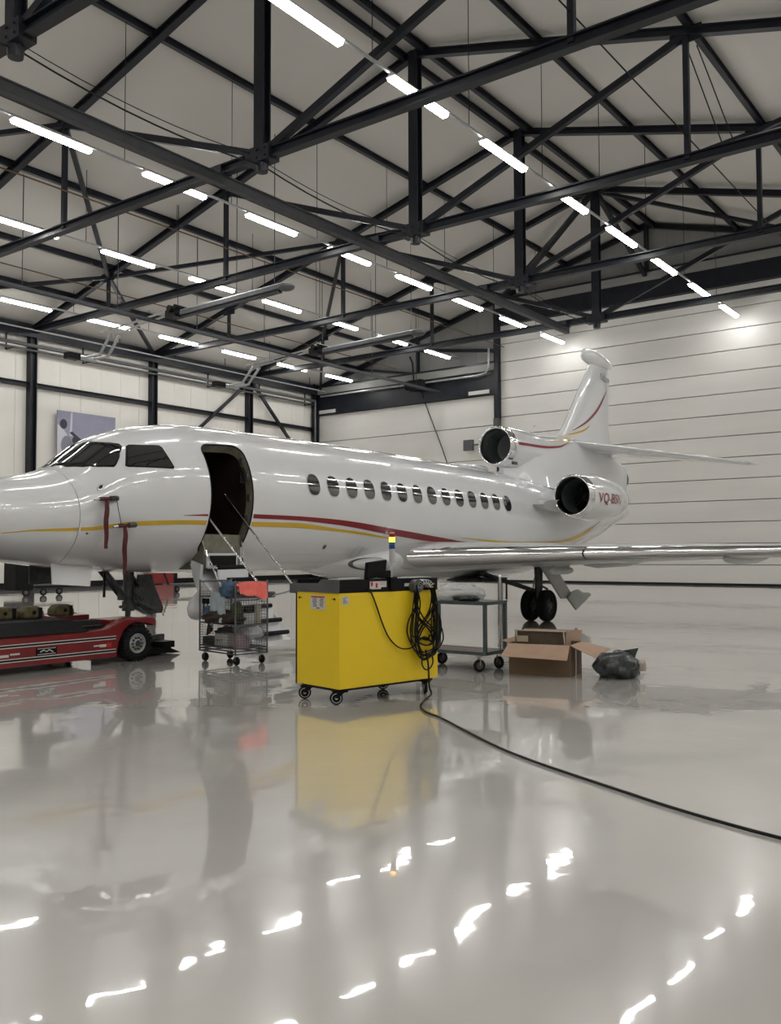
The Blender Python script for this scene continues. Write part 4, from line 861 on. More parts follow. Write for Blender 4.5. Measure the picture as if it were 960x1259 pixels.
# ------------------------------------------------------------ yellow equipment cart (local frame: x along the front, y to the back)
AX, AY, RZ = 7.44, 6.24, math.atan2(-.29, 1.44)
def cart_frame(name, label, cat, x, y, rz): return thing(name, label, cat, (x, y, 0), rz)
CM = Matrix.Translation((AX, AY, 0)) @ Matrix.Rotation(RZ, 4, 'Z')
class LB(MB):
    """mesh written in the local frame of its thing"""
    def build(s, *a, **k): k['local'] = True; return MB.build(s, *a, **k)
ct = cart_frame('equipment_cart', 'bright yellow box cart on black casters, in the foreground centre', 'cart', AX, AY, RZ)
L, D, ZB, ZT = 1.45, .76, .175, 1.185
b = LB(); b.bbox((0, 0, ZB), (L, D, ZT)); b.build('cabinet', M['cartyel'], ct, bevel=.008)
b = LB(); b.bbox((-.004, D-.004, ZB-.01), (.0, D+.012, ZT-.02)); b.bbox((-.0, D, ZB), (L, D+.02, ZT)); b.build('back_panel', M['blackm'], ct)
b = LB(); b.bbox((.03, .06, ZB-.03), (L-.03, D-.06, ZB)); b.build('chassis', M['black'], ct)
b = LB(); b.bbox((0, .0, ZT), (L, .02, ZT+.137)); b.bbox((0, D-.02, ZT), (L, D, ZT+.137)); b.bbox((L-.02, .02, ZT), (L, D-.02, ZT+.137)); b.bbox((.02, .02, ZT), (L-.02, D-.02, ZT+.02)); b.build('top_tray', M['black'], ct)
b = LB(); b.prism([(.0, ZT), (.0, ZT+.14), (.30, ZT+.14), (.36, ZT+.10), (D+.12, ZT+.09), (D+.12, ZT-.02), (D, ZT-.02), (D, ZT)], -.012, .0, axis=0)
b.bbox((-.012, .0, ZT+.135), (.04, .3, ZT+.14)); b.build('side_shield', M['grey_steel'], ct)
b = LB(); b.bbox((.02, .05, ZT+.14), (1.40, .22, ZT+.148)); b.build('tray_lid', M['lightgrey'], ct)
for x0, y0, sw in ((.10, .10, .9), (1.33, .10, .3), (.10, .66, .9), (1.20, .60, 1.0)):
    b = LB(); b.bbox((x0-.055, y0-.055, ZB-.045), (x0+.055, y0+.055, ZB-.03)); b.cyl((x0, y0, ZB-.06), (x0, y0, ZB-.04), .03, k=10)
    d = Vector((-.82, .57, 0)).normalized() if x0 < 1 or y0 > .5 else Vector((-.55, -.84, 0)).normalized(); n_2 = Vector((-d.y, d.x, 0)); c = Vector((x0, y0, .07))+d*.05
    for s in (-1, 1): b.loft([[Vector((x0, y0, ZB-.05))+n_2*s*.03-d*.03, Vector((x0, y0, ZB-.05))+n_2*s*.03+d*.045, Vector((x0, y0, ZB-.05))+n_2*s*.024+d*.045, Vector((x0, y0, ZB-.05))+n_2*s*.024-d*.03], [c+n_2*s*.03-d*.015, c+n_2*s*.03+d*.015, c+n_2*s*.024+d*.015, c+n_2*s*.024-d*.015]])
    b.bar(c+Vector((0, 0, .06))-d*.02, c+Vector((0, 0, .075))+d*.05, .06, .015)
    cs = b.build('caster', M['black'], ct)
    t_ = LB(); t_.lathe(c-n_2*.02, n_2, [(0, .05), (.002, .064), (.012, .07), (.028, .07), (.038, .064), (.04, .05)], 24, (True, True)); wq = t_.build('caster_wheel', M['rubber'], cs, smooth=True)
    t_ = LB()
    t_.lathe(c-n_2*.025, n_2, [(0, .045), (.0, .052), (.05, .052), (.05, .045)], 20, (False, False)); t_.cyl(c-n_2*.026, c+n_2*.026, .016, k=10)
    for k in range(5):
        a_ = 2*PI*k/5; r_ = d*math.cos(a_)+Vector((0, 0, 1))*math.sin(a_); t_.bar(c-n_2*.022+r_*.01, c-n_2*.022+r_*.048, .012, .006)
    cs2 = t_.build('wheel_rim', M['alu'], ct)
def lab_(P0, P1, nm, m, rows_=0, red=False, mark=None):
    b = LB(); b.bbox(P0, P1); o = b.build(nm, m, ct); return o
# labels on the left face (x=0) and front face (y=0)
o = lab_((-.004, .24, 1.0), (0, .50, 1.15), 'warning_label', M['label'])
b = LB(); b.bbox((-.006, .25, 1.128), (-.004, .49, 1.145)); b.build('label_header', M['inkred'], o)
b = LB()
random.seed(3)
for c0, c1 in ((.26, .35), (.38, .48)):
    for k in range(9):
        z = 1.115-.0105*k; b.bbox((-.006, c0+random.random()*.02, z), (-.004, c1-random.random()*.03, z+.004))
b.bbox((-.006, .34, 1.012), (-.004, .39, 1.022)); b.build('label_text', M['ink'], o)
o = lab_((.03, -.004, 1.06), (.125, 0, 1.15), 'small_label', M['label']); b = LB()
for k in range(7): b.bbox((.045, -.006, 1.135-.01*k), (.075+random.random()*.04, -.004, 1.139-.01*k))
b.build('label_text', M['ink'], o)
b = LB()
for y in (.08, .70): b.cyl((-.01, y, 1.12), (.0, y, 1.12), .012, k=8); b.cyl((-.008, y-.035 if y > .5 else y+.035, 1.12), (0, y-.035 if y > .5 else y+.035, 1.12), .005, k=6)
b.build('screw', M['black'], ct)
o = lab_((.42, -.004, 1.215), (.66, 0, 1.30), 'data_plate', M['label'])
b = LB(); b.bbox((.43, -.006, 1.25), (.46, -.004, 1.295)); b.bbox((.5, -.006, 1.23), (.53, -.004, 1.28)); b.bbox((.56, -.006, 1.265), (.64, -.004, 1.269)); b.bbox((.56, -.006, 1.285), (.64, -.004, 1.289)); b.build('label_text', M['inkred'], o)
b = LB(); b.bbox((.58, -.007, 1.2), (.70, -.004, 1.235)); b.bbox((.39, -.007, 1.19), (.44, -.004, 1.22)); b.build('label_corner', M['black'], o)
lab_((.93, -.004, 1.235), (1.01, 0, 1.27), 'small_plate', M['lightgrey']); lab_((1.34, -.004, 1.20), (1.41, 0, 1.21), 'small_plate', M['inkred']); lab_((1.35, -.004, 1.25), (1.40, 0, 1.258), 'small_plate', M['yel'])
b = LB(); b.bbox((.70, -.03, 1.20), (.80, .05, 1.34)); b.bbox((.73, -.034, 1.235), (.76, -.03, 1.3)); b.build('socket_box', M['black'], ct)
# tablet on a swing arm
b = LB(); b.cyl((.72, .12, 1.32), (.72, .12, 1.43), .03, k=12); b.box((.70, .10, 1.37), (.14, .1, .09)); b.tube([(.70, .1, 1.4), (.66, .08, 1.44), (.55, .06, 1.46)], .02, 8); sta = b.build('tablet_arm', M['black'], ct)
b = LB(); Rm = Matrix.Rotation(math.radians(-6), 3, 'Y') @ Matrix.Rotation(math.radians(14), 3, 'X'); b.box((.52, .02, 1.43), (.30, .025, .19), Rm); tb = b.build('tablet', M['black'], ct, bevel=.006)
b = LB(); b.box((.52, .003, 1.43), (.27, .004, .165), Rm); b.build('tablet_screen', M['blackm'], tb)
b = LB(); b.tube(spline([(.64, .03, 1.48), (.73, .06, 1.44), (.76, .1, 1.37)], 5), .008, 6); b.tube([(.05, .1, 1.335), (.6, .1, 1.34), (.68, .1, 1.36), (.69, .1, 1.39)], .009, 6); b.build('tablet_lead', M['lightgrey'], tb, smooth=True)
# signal tower
X_, Y_ = .80, .06
b = LB(); b.tube([(X_+.0, Y_, 1.23), (X_-.015, Y_, 1.47), (X_+.0, Y_, 1.52)], .014, 10); b.cyl((X_, Y_, 1.51), (X_, Y_, 1.655), .033, k=20); b.cyl((X_+.01, Y_, 1.50), (X_+.01, Y_, 1.52), .036, k=16); tw = b.build('signal_tower', M['lightgrey'], ct, smooth=True)
for nm, z0, z1, m in (('blue_lens', 1.655, 1.70, 'lens_blue'), ('green_lens', 1.70, 1.73, 'lens_green'), ('amber_lens', 1.73, 1.785, 'lens_amber'), ('red_lens', 1.785, 1.825, 'lens_red'), ('tower_cap', 1.825, 1.84, 'lightgrey')):
    b = LB(); b.cyl((X_, Y_, z0), (X_, Y_, z1), .0335 if nm != 'tower_cap' else .03, k=20); b.build(nm, M[m], tw, smooth=True)
# cable hook and the coiled cable
b = LB()
for xc, rr, yq in ((1.18, .10, -.03),):
    P = []
    for s in range(13): an = PI*s/12; P.append((xc+rr*math.cos(an)*1.2, an))
    R_ = []
    for s in range(13):
        an = PI*s/12; c_, s_ = math.cos(an), math.sin(an)
        R_.append([Vector((xc+1.3*rr*c_, yq-.06, 1.215+rr*s_*.95)), Vector((xc+1.3*rr*c_, 0, 1.215+rr*s_*.95)), Vector((xc+1.3*(rr-.05)*c_, 0, 1.215+(rr-.05)*s_)), Vector((xc+1.3*(rr-.05)*c_, yq-.06, 1.215+(rr-.05)*s_*.9))])
    b.loft(R_)
hk = b.build('cable_hook', M['lightgrey'], ct)
b = LB(); b.cyl((1.07, -.09, 1.235), (1.07, 0, 1.235), .075, k=20); b.build('hook_drum', M['grey_steel'], ct)
b = LB()
for s in range(1, 9):
    an = PI*s/9.; b.bar((1.18+.09*math.cos(an), -.092, 1.21+.065*math.sin(an)), (1.18+.12*math.cos(an), -.092, 1.21+.09*math.sin(an)), .006, .012)
b.build('hook_slot', M['black'], hk)
pw_ = thing('power_cable', 'long black power cable coiled on the cart hook and trailing across the floor', 'cable', (8.6, 5.9, 0))
inv = CM
random.seed(11)
def cable(P, r=.0085, n=8, nm='cable_loop'):
    b = MB(); b.tube(spline([CM @ Vector(p) for p in P], n), r, 6); return b.build(nm, M['cable'], pw_, smooth=True, angle=0)
for k in range(12):
    j = lambda s: random.uniform(-s, s)
    xl, xr, zb = 1.0+j(.075), 1.375+j(.065), .53+j(.11); dep = -.03-.006*k; cxm = 1.2+j(.06)
    if k % 3 == 0:    # crossing loops (figure of eight)
        cable([(1.06+j(.02), dep, 1.25), (1.05+j(.02), dep-.01, 1.05), (1.12+j(.03), dep, .88), (1.30+j(.04), dep, .72), (1.32+j(.03), dep, .60), (1.2, dep, zb+.02), (1.08+j(.02), dep, .62), (1.12+j(.03), dep, .75), (1.28+j(.03), dep, .92), (1.33+j(.02), dep-.01, 1.08), (1.31+j(.02), dep, 1.25)])
    else:
        cable([(1.06+j(.03), dep, 1.25), (1.05+j(.03), dep-.01, 1.05), (xl, dep, .85), (xl-.01, dep, .68), (1.1+j(.03), dep, zb+.03), (cxm, dep, zb-.02), (1.31+j(.03), dep, zb+.03), (xr, dep, .68), (xr, dep, .85), (1.33+j(.03), dep-.01, 1.05), (1.31+j(.03), dep, 1.25)])
cable([(1.00, -.1, 1.2), (.96, -.1, .95), (.93, -.1, .7), (.97, -.1, .55), (1.08, -.1, .47), (1.25, -.1, .46), (1.36, -.1, .52), (1.44, -.1, .62), (1.42, -.1, .75)])
cable([(1.12, -.11, .47), (1.09, -.11, .38), (1.13, -.11, .31), (1.2, -.11, .30), (1.26, -.11, .36), (1.25, -.11, .44), (1.18, -.11, .48)])
cable([(.38, -.012, 1.23), (.43, -.02, 1.17), (.50, -.025, 1.02), (.57, -.025, .86), (.66, -.025, .70), (.77, -.03, .59), (.88, -.04, .545), (1.0, -.06, .56), (1.06, -.08, .66)], nm='cable_lead')
b = MB(); pts = [CM @ Vector(p) for p in ((1.14, -.12, .52), (1.16, -.13, .42), (1.175, -.13, .30), (1.175, -.14, .12), (1.175, -.17, .03))]
pts += [Vector(p) for p in ((8.3, 5.74, .013), (7.95, 5.56, .013), (7.66, 5.30, .013), (7.44, 4.95, .013), (6.95, 4.31, .013), (6.56, 3.77, .013), (6.3, 3.33, .013), (6.12, 2.98, .013), (5.88, 2.5, .013), (5.68, 2.1, .013), (5.53, 1.75, .013), (5.39, 1.35, .013), (5.2, .6, .013), (5.1, -.6, .013))]
b.tube([Vector((p.x, p.y, p.z+floor_z(p.x, p.y))) for p in spline(pts, 10)], .0105, 8); b.build('cable_trail', M['cable'], pw_, smooth=True, angle=0)

# ------------------------------------------------------------ grey two-shelf trolley
gt = thing('shelf_trolley', 'grey two-shelf trolley behind the yellow cart, plastic bag on top', 'trolley', (10.68, 6.42, 0))
tx0, tx1, ty0, ty1 = 10.68, 11.26, 6.40, 7.55
for z, nm in ((.945, 'top_shelf'), (.27, 'bottom_shelf')):
    b = MB(); b.bbox((tx0, ty0, z-.045), (tx1, ty0+.03, z)); b.bbox((tx0, ty1-.03, z-.045), (tx1, ty1, z)); b.bbox((tx0, ty0, z-.045), (tx0+.03, ty1, z)); b.bbox((tx1-.03, ty0, z-.045), (tx1, ty1, z)); s_ = b.build(nm, M['teal'], gt)
    b = MB(); b.bbox((tx0+.03, ty0+.03, z-.02), (tx1-.03, ty1-.03, z-.005)); b.build('shelf_board', M['ply'] if z < .5 else M['grey_steel'], s_)
for x in (tx0+.02, tx1-.02):
    for y in (ty0+.02, ty1-.02):
        b = MB(); b.bar((x, y, .225), (x, y, .90), .045, .045, (1, 0, 0)); b.build('post', M['teal'], gt)
b = MB(); b.tube(spline([(tx1+.02, ty0+.12, .25), (tx1+.02, ty0+.12, .8), (tx1+.02, ty0+.12, 1.30)], 5), .018, 8); b.build('push_handle', M['alu'], gt, smooth=True, angle=0)
b = MB(); b.bar((tx1+.1, ty0+.06, .95), (tx1+.1, ty0+.06, 1.18), .02, .02, (1, 0, 0)); b.bar((tx1, ty0+.06, .93), (tx1+.11, ty0+.06, .93), .02, .02); b.build('hook_rod', M['black'], gt)
for x, y, axv in ((tx0+.03, ty0+.12, (.5, .86, 0)), (tx1-.06, ty0+.10, (.96, -.2, 0)), (tx0+.08, ty1-.12, (.5, .86, 0)), (tx1-.06, ty1-.1, (.5, .86, 0))):
    ax_ = Vector(axv).normalized(); b = MB(); c = Vector((x, y, .085))
    for s in (-1, 1): b.bar(c+ax_*s*.03, c+ax_*s*.03+Vector((0, 0, .125)), .006, .03, tuple(ax_))
    b.box((x, y, .215), (.09, .09, .02)); cs = b.build('caster', M['galv'], gt)
    wheel(c, ax_, .085, .045, cs, M['grey_steel'], name='caster_wheel', hub_r=.6)
t = thing('plastic_bag', 'crumpled clear plastic bag with dark parts on the grey trolley', 'bag', (10.95, 6.95, .945), 0)
def blob(c, r, seed, k=28, n=18, amp=.2, flat=0, rz=0):
    rnd = random.Random(seed); W_ = [(Vector((rnd.uniform(-1, 1), rnd.uniform(-1, 1), rnd.uniform(-1, 1)))*rnd.uniform(2, 7), rnd.uniform(0, 6.28), rnd.uniform(.3, 1)) for _ in range(9)]
    b = MB(); R_ = []
    for i in range(n+1):
        ph = -PI/2+PI*i/n; ring = []
        for j in range(k):
            d = Vector((math.cos(ph)*math.cos(2*PI*j/k), math.cos(ph)*math.sin(2*PI*j/k), math.sin(ph)))
            f = 1+amp*sum(a_*(abs(math.sin(v.dot(d)+p))-.6) for v, p, a_ in W_)/3
            q = Vector((d.x*r[0]*f, d.y*r[1]*f, d.z*r[2]*f)); q.z = max(q.z, -r[2]*.75)
            q = Matrix.Rotation(rz, 3, 'Z') @ q; ring.append(q+Vector(c))
        R_.append(ring)
    b.loft(R_); return b
blob((10.92, 6.98, 1.04), (.22, .40, .14), 4, amp=.3).build('bag_film', M['plastic'], t, smooth=True, angle=25)
blob((10.85, 6.82, .985), (.14, .2, .05), 9, amp=.5).build('bag_content', M['gear'], t, smooth=True, angle=25)

# ------------------------------------------------------------ cardboard box with open flaps
A_ = Vector((10.76, 6.09, 0)); B_ = Vector((10.93, 5.29, 0)); u_ = (B_-A_).normalized(); v_ = Vector((-u_.y, u_.x, 0)) if (-u_.y) > 0 else Vector((u_.y, -u_.x, 0))
Wb, Db, Hb = (B_-A_).length, .62, .41
bx = thing('cardboard_box', 'brown cardboard box with open flaps on the floor right of the trolley', 'box', tuple(A_))
def Q(a, c, z): return A_+u_*a+v_*c+Vector((0, 0, z))
def slab(p, q, r, s, th, nm, m, parent, nrm=None):
    p, q, r, s = [Vector(x) for x in (p, q, r, s)]; n = (q-p).cross(s-p).normalized()*th; b = MB(); b.loft([[p, q, r, s], [p+n, q+n, r+n, s+n]]); return b.build(nm, m, parent)
slab(Q(0, 0, 0), Q(Wb, 0, 0), Q(Wb, 0, Hb), Q(0, 0, Hb), .008, 'front_wall', M['card'], bx); slab(Q(0, Db, 0), Q(Wb, Db, 0), Q(Wb, Db, Hb), Q(0, Db, Hb), .008, 'back_wall', M['card'], bx)
slab(Q(0, 0, 0), Q(0, Db, 0), Q(0, Db, Hb), Q(0, 0, Hb), .008, 'side_wall', M['card'], bx); slab(Q(Wb, 0, 0), Q(Wb, Db, 0), Q(Wb, Db, Hb), Q(Wb, 0, Hb), .008, 'side_wall', M['card'], bx)
slab(Q(0, 0, .004), Q(Wb, 0, .004), Q(Wb, Db, .004), Q(0, Db, .004), .008, 'bottom', M['card'], bx)
slab(Q(0, -.005, Hb), Q(Wb, -.005, Hb), Q(Wb+.02, -.24, Hb-.17), Q(-.04, -.24, Hb-.15), .006, 'front_flap', M['card_in'], bx)
slab(Q(Wb+.002, .0, Hb), Q(Wb+.002, Db, Hb), Q(Wb+.42, Db-.06, Hb-.08), Q(Wb+.32, .04, Hb-.15), .006, 'right_flap', M['card_in'], bx)
slab(Q(0, Db, Hb), Q(Wb, Db, Hb), Q(Wb, Db+.08, Hb+.14), Q(0, Db+.08, Hb+.14), .006, 'back_flap', M['card_in'], bx)
slab(Q(-.002, 0, Hb), Q(-.002, Db, Hb), Q(-.10, Db, Hb+.03), Q(-.10, 0, Hb+.03), .006, 'left_flap', M['card_in'], bx)
for a0, a1, nm in ((.0, .06, 'corner_tape'), (Wb-.06, Wb, 'corner_tape')):
    b = MB(); b.loft([[Q(a0, -.002, .02), Q(a1, -.002, .02), Q(a1, -.002, .075), Q(a0, -.002, .075)], [Q(a0, -.005, .02), Q(a1, -.005, .02), Q(a1, -.005, .075), Q(a0, -.005, .075)]]); o_ = b.build(nm, M['label'], bx)
    b = MB(); b.loft([[Q(a0+.015, -.006, .03), Q(a1-.02, -.006, .03), Q(a1-.02, -.006, .06), Q(a0+.015, -.006, .06)], [Q(a0+.015, -.007, .03), Q(a1-.02, -.007, .03), Q(a1-.02, -.007, .06), Q(a0+.015, -.007, .06)]]); b.build('tape_print', M['ink'], o_)
b = MB(); b.loft([[Q(Wb+.002, .26, 0), Q(Wb+.002, .33, 0), Q(Wb+.002, .33, Hb), Q(Wb+.002, .26, Hb)], [Q(Wb+.01, .26, 0), Q(Wb+.01, .33, 0), Q(Wb+.01, .33, Hb), Q(Wb+.01, .26, Hb)]]); b.build('side_tape', M['tape'], bx)
ib = thing('inner_carton', 'smaller dark cardboard tray standing inside the open cardboard box', 'box', tuple(Q(.1, .2, .3)))
slab(Q(.05, .16, .30), Q(.70, .14, .30), Q(.72, .18, .565), Q(.03, .20, .565), .008, 'tray_front', M['card_dk'], ib)
slab(Q(.05, .40, .30), Q(.70, .40, .30), Q(.72, .44, .55), Q(.03, .44, .55), .008, 'tray_back', M['card_dk'], ib)
for a in (.03, .72): slab(Q(a, .18, .3), Q(a, .42, .3), Q(a, .44, .56), Q(a, .18, .56), .008, 'tray_side', M['card_in'], ib)
b = MB(); b.tube([Q(.02, .17, .57), Q(.735, .15, .57)], .010, 5); b.tube([Q(.70, .145, .57), Q(.72, .13, .40)], .012, 5); b.tube([Q(.05, .17, .57), Q(.07, .15, .42)], .012, 5); b.build('tape_edge', M['tape'], ib)
b = MB(); b.loft([[Q(.08, .15, .42), Q(.22, .15, .42), Q(.22, .155, .50), Q(.08, .155, .50)], [Q(.08, .14, .42), Q(.22, .14, .42), Q(.22, .145, .50), Q(.08, .145, .50)]]); b.build('tray_label', M['tape'], ib)
# black bag
t = thing('refuse_bag', 'crumpled black plastic bag on the floor right of the cardboard box', 'bag', (11.25, 4.82, 0))
bb = blob((11.28, 4.80, .14), (.27, .28, .19), 21, k=40, n=26, amp=.35)
bb.build('bag_body', M['bagblack'], t, smooth=True, angle=20)
b = MB(); b.loft([[Vector(p) for p in ((11.25, 4.88, .24), (11.4, 4.62, .22), (11.45, 4.64, .2), (11.3, 4.95, .2))], [Vector(p) for p in ((11.28, 4.80, .33), (11.42, 4.56, .38), (11.44, 4.58, .36), (11.32, 4.84, .32))]]); b.build('bag_ear', M['bagblack'], t)
b = MB(); b.box((11.42, 4.52, .15), (.14, .1, .12), Matrix.Rotation(.4, 3, 'Z')); b.build('paper_inside', M['tape'], t, bevel=.02)

# ------------------------------------------------------------ wire mesh trolley
NX_, NY_ = 9.25, 9.70
wt = thing('wire_trolley', 'wire mesh roll trolley beside the airstair, loaded with cloths and boxes', 'trolley', (NX_, NY_, 0), math.atan2(-.176, .984))
WX, WY = .55, .96      # local: x to the right, y to the left/back
def frame_loop(x0, y0, x1, y1, nm):
    b = LB(); b.tube(spline([(x0, y0, .15), (x0, y0, 1.12), (x0+(x1-x0)*.08, y0+(y1-y0)*.08, 1.19), (x1-(x1-x0)*.08, y1-(y1-y0)*.08, 1.19), (x1, y1, 1.12), (x1, y1, .15)], 4), .014, 8); return b.build(nm, M['wire'], wt, smooth=True, angle=0)
frame_loop(0, 0, WX, 0, 'end_frame'); frame_loop(0, WY, WX, WY, 'end_frame')
b = LB()
for z in (.16, .20): b.bbox((0, 0, z-.01), (WX, .02, z+.01)); b.bbox((0, WY-.02, z-.01), (WX, WY, z+.01)); b.bbox((0, 0, z-.01), (.02, WY, z+.01)); b.bbox((WX-.02, 0, z-.01), (WX, WY, z+.01))
b.build('base_frame', M['grey_steel'], wt)
for z in (.24, .58, .97):
    b = LB(); b.bbox((0, 0, z-.008), (WX, WY, z+.002)) if z < .9 else None
    for x in (0, WX): b.bar((x, 0, z), (x, WY, z), .018, .02)
    for y in (0, WY): b.bar((0, y, z), (WX, y, z), .018, .02)
    if z > .9:
        for k in range(12): b.bar((0, k*WY/11, z), (WX, k*WY/11, z), .004, .004)
        for k in range(7): b.bar((k*WX/6, 0, z), (k*WX/6, WY, z), .004, .004)
    b.build('shelf', M['grey_steel'], wt)
def mesh_panel(p, q, z0, z1, nx, nz, nm='mesh_panel'):
    b = LB(); p, q = Vector(p), Vector(q)
    for k in range(nx+1): c = p+(q-p)*k/nx; b.bar((c.x, c.y, z0), (c.x, c.y, z1), .004, .004, (1, 0, 0))
    for k in range(nz+1): z = z0+(z1-z0)*k/nz; b.bar((p.x, p.y, z), (q.x, q.y, z), .004, .004)
    b.build(nm, M['wire'], wt)
for p, q, n_q in (((0, 0, 0), (0, WY, 0), 20), ((WX, 0, 0), (WX, WY, 0), 20), ((0, 0, 0), (WX, 0, 0), 12), ((0, WY, 0), (WX, WY, 0), 12)):
    mesh_panel(p, q, .24, .55, n_q, 8)
    mesh_panel(p, q, .97, 1.05, n_q//2, 2)
for p, q, n_q in (((WX, 0, 0), (WX, WY, 0), 20), ((0, 0, 0), (WX, 0, 0), 12), ((0, WY, 0), (WX, WY, 0), 12)): mesh_panel(p, q, .58, .95, n_q, 8)
for x, y, ax_ in ((.06, .06, (1, .25, 0)), (WX-.05, .06, (1, .1, 0)), (.06, WY-.06, (.8, .3, 0)), (WX-.05, WY-.06, (1, .3, 0))):
    a_ = Vector(ax_).normalized(); c = Vector((x, y, .062)); b = LB()
    for s in (-1, 1): b.bar(c+a_*s*.024, c+a_*s*.024+Vector((0, 0, .09)), .006, .03, tuple(a_))
    cs = b.build('caster', M['alu'], wt); t_ = LB(); t_.lathe(c-a_*.016, a_, [(0, .03), (0, .055), (.008, .062), (.024, .062), (.032, .055), (.032, .03)], 20, (True, True)); t_.build('caster_wheel', M['rubber'], cs, smooth=True)
WM = FR[wt.name]
def wpos(p): return tuple(WM @ Vector(p))
def drape(nm, lab, pts_top, drop, m, seed, n=14, sag=.03, cat='cloth'):
    """a cloth sheet laid over two edge points and hanging down with folds"""
    rnd = random.Random(seed); p, q = Vector(pts_top[0]), Vector(pts_top[1]); d = q-p; nn = Vector((0, 0, 1)).cross(d).normalized()
    ph = [rnd.uniform(0, 6) for _ in range(4)]; rows = []
    for i in range(n+1):
        f = i/n; row = []
        for j in range(n+1):
            g = j/n; c = p+d*g; e = drop*(1+.16*math.sin(ph[0]+5*g)+.1*math.sin(ph[1]+11*g))
            dz = -e*f; off = .022*math.sin(ph[2]+14*g)*f+.012*math.sin(ph[3]+23*g)*f
            row.append(c+Vector((0, 0, dz+sag*(1-f)*math.sin(PI*g)*.5))+nn*(off-.02*f))
        rows.append(row)
    k = n+1; vs = [WM @ v for r in rows for v in r]; th = WM.to_3x3() @ nn*.012; vs2 = [v+th for v in vs]; b = MB()
    fs = [(i*k+j, i*k+j+1, i*k+k+j+1, i*k+k+j) for i in range(n) for j in range(n)]; N_ = len(vs)
    fs += [tuple(x+N_ for x in f_[::-1]) for f_ in fs]
    for i in range(n): fs += [(i, i+1, i+1+N_, i+N_), (n*k+i, n*k+i+N_, n*k+i+1+N_, n*k+i+1), (i*k, i*k+N_, (i+1)*k+N_, (i+1)*k), (i*k+n, (i+1)*k+n, (i+1)*k+n+N_, i*k+n+N_)]
    b.add(vs+vs2, fs); o = b.build(nm, m, smooth=True, angle=50); return tag(o, lab, cat, 'things on the wire trolley')
def item(nm, lab, mb, m, cat, **k): o = mb.build(nm, m, **k); return tag(o, lab, cat, 'things on the wire trolley')
# coral cloth over the top right corner
drape('coral_cloth', 'bright coral cloth draped over the top of the wire trolley', [(.03, -.03, 1.19), (.52, -.03, 1.19)], .20, M['coral'], 5)
c0 = wpos((.28, .16, 1.12)); item('cloth_heap', 'heap of coral cloth folded behind the draped one', blob(c0, (.24, .14, .07), 31, amp=.3), M['coral'], 'cloth', smooth=True, angle=30)
c0 = wpos((.02, .22, 1.08)); item('blue_cloth', 'crumpled dark blue cloth beside the coral cloth on the trolley', blob(c0, (.10, .14, .13), 33, amp=.35), M['bluecloth'], 'cloth', smooth=True, angle=30)
drape('pale_cloth', 'pale blue-grey cloth hanging down the left front of the wire trolley', [(-.03, .62, 1.04), (-.03, .24, 1.0)], .42, M['palecloth'], 8)
drape('navy_rag', 'small navy rag hanging left of the pale cloth', [(-.02, .82, .80), (-.02, .62, .84)], .16, M['bluecloth'], 18)
c0 = wpos((.06, .42, .67)); item('dark_jacket', 'dark brown folded jacket on the middle shelf of the wire trolley', blob(c0, (.15, .38, .12), 35, amp=.3, rz=.1), M['darkcloth'], 'clothing', smooth=True, angle=30)
drape('jacket_sleeve', 'dark sleeve hanging below the middle shelf', [(-.01, .72, .62), (-.01, .58, .62)], .18, M['darkcloth'], 28, cat='clothing')
c0 = wpos((.10, .12, .78)); item('olive_pouch', 'olive green pouch on the middle shelf behind the near post', blob(c0, (.08, .10, .13), 37, amp=.3), M['greenbag'], 'bag', smooth=True, angle=30)
def lbox(c, d, rz=0):
    b = MB(); R3 = (WM.to_3x3() @ Matrix.Rotation(rz, 3, 'Z')); b.box(wpos(c), d, R3); return b
item('plastic_crate', 'light grey crate on the middle shelf of the wire trolley', lbox((.33, .2, .66), (.30, .3, .16)), M['lightgrey'], 'crate', bevel=.01)
item('spray_can', 'cream container standing on the middle shelf', MB().cyl(wpos((.42, .06, .59)), wpos((.42, .06, .86)), .05, k=16), M['tape'], 'container', smooth=True)
item('black_case', 'small black case on the crate on the middle shelf', lbox((.28, .1, .79), (.16, .1, .09)), M['black'], 'case', bevel=.01)
item('green_box', 'dark green box at the left of the bottom basket', lbox((.10, .80, .31), (.14, .26, .12)), mat('dark_green', (.012, .04, .03), .5), 'box', bevel=.005)
bo = item('white_carton', 'white carton with black print in the bottom basket', lbox((.14, .46, .34), (.18, .34, .18)), M['label'], 'box', bevel=.004)
b = MB(); R3 = WM.to_3x3()
for k, (y, z) in enumerate(((.58, .33), (.545, .33), (.56, .29), (.50, .33), (.44, .34))): b.box(wpos((.047, y, z)), (.004, .02, .03 if k % 2 else .015), R3)
pr = b.build('box_print', M['ink']); pr.parent = bo
item('pink_carton', 'pale pink box in the bottom basket', lbox((.2, .18, .34), (.2, .2, .2)), M['pink'], 'box', bevel=.004)
c0 = wpos((.36, .20, .46)); item('film_wrap', 'heap of clear plastic wrap in the bottom basket', blob(c0, (.20, .25, .13), 41, amp=.35), M['plastic'], 'plastic', smooth=True, angle=30)
c0 = wpos((.30, .70, .42)); item('grey_rag', 'dark grey rag heap behind the boxes in the bottom basket', blob(c0, (.16, .2, .09), 43, amp=.35), M['grey_steel'], 'cloth', smooth=True, angle=30)
for k, (y, lab) in enumerate(((.88, 'black handled tool hanging at the left end of the wire trolley'), (.78, 'second black handled tool hanging on the wire trolley'))):
    b = MB(); b.cyl(wpos((.02, y, .94)), wpos((.02, y, .86)), .03, k=8); b.tube([wpos((.02, y, .87)), wpos((.02, y+.01, .74)), wpos((.02, y, .64))], .01, 6); item('hand_tool', lab, b, M['black'], 'tool')
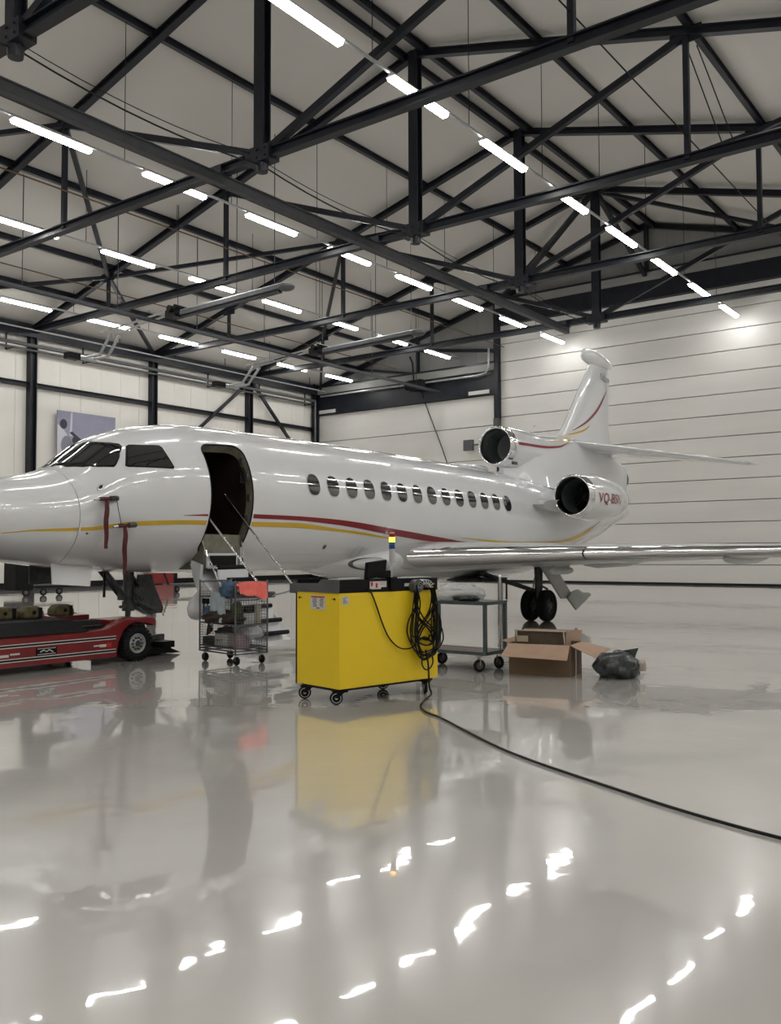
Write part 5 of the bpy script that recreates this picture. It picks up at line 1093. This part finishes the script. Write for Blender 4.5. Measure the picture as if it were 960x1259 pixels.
t = thing('carrier_bag', 'translucent white carrier bag hanging on the left end of the wire trolley', 'bag', wpos((.05, WY+.2, .62)), 0)
b = MB(); R_ = []
for z, rx, ry in ((.60, .02, .02), (.62, .09, .08), (.68, .14, .12), (.78, .155, .13), (.90, .12, .10), (1.0, .07, .06), (1.06, .03, .03), (1.12, .02, .015)):
    c = Vector(wpos((.05, WY+.17-.14*max(0, (z-.9)/.2), z))); R_.append([c+Vector((rx*(1+.12*math.sin(5*a2+z*9))*math.cos(a2), ry*(1+.12*math.sin(4*a2+z*7))*math.sin(a2), 0)) for a2 in [2*PI*j/20 for j in range(20)]])
b.loft(R_); b.build('bag_film', M['plastic2'], t, smooth=True, angle=40)
blob(wpos((.05, WY+.17, .67)), (.10, .09, .05), 51, amp=.3).build('bag_content', M['pink'], t, smooth=True)

# ------------------------------------------------------------ far background under the jet
t = thing('equipment_trolley', 'black cabinet trolley on casters far behind the jet nose', 'trolley', (20.3, 33, 0))
b = MB(); b.bbox((19.7, 32.75, .22), (20.45, 33.6, 1.35)); b.build('cabinet', M['black'], t, bevel=.02)
b = MB(); b.bar((20.3, 32.7, .55), (20.3, 32.7, 1.0), .05, .05, (1, 0, 0)); b.bar((20.25, 32.7, .78), (20.36, 32.7, 1.1), .03, .06); b.build('cabinet_hose', M['grey_steel'], t)
b = MB(); b.bbox((20.45, 32.8, .38), (22.3, 33.5, .44)); b.build('platform', M['grey_steel'], t)
for x, y in ((20.1, 32.7), (20.85, 32.7), (21.75, 33.0)): wheel((x, y, .14), (.2, 1, 0), .14, .07, t, M['grey_steel'])
t = thing('red_cabinet', 'red cabinet with black end against the left wall, under the jet', 'cabinet', (32.3, 39.8, 0))
b = MB(); b.bbox((31.4, 39.3, .05), (32.9, 39.95, 1.1)); b.build('cabinet_body', M['redcab'], t, bevel=.01)
b = MB(); b.bbox((32.9, 39.3, .05), (33.15, 39.95, 1.1)); b.build('cabinet_end', M['black'], t)
b = MB(); b.bbox((31.4, 39.35, 0), (33.15, 39.9, .05)); b.build('plinth', M['black'], t)
t = thing('long_trolley', 'low dark flat trolley standing behind the airstair', 'trolley', (27, 31, 0))
b = MB(); b.bbox((25.5, 30.5, .30), (29.5, 31.2, .36)); b.build('platform', M['grey_steel'], t)
for x in (25.8, 29.2): wheel((x, 30.6, .13), (0, 1, 0), .13, .06, t, M['grey_steel'])
b = MB(); b.bar((25.5, 30.8, .33), (25.2, 30.8, .95), .05, .05, (1, 0, 0)); b.build('push_handle', M['black'], t)
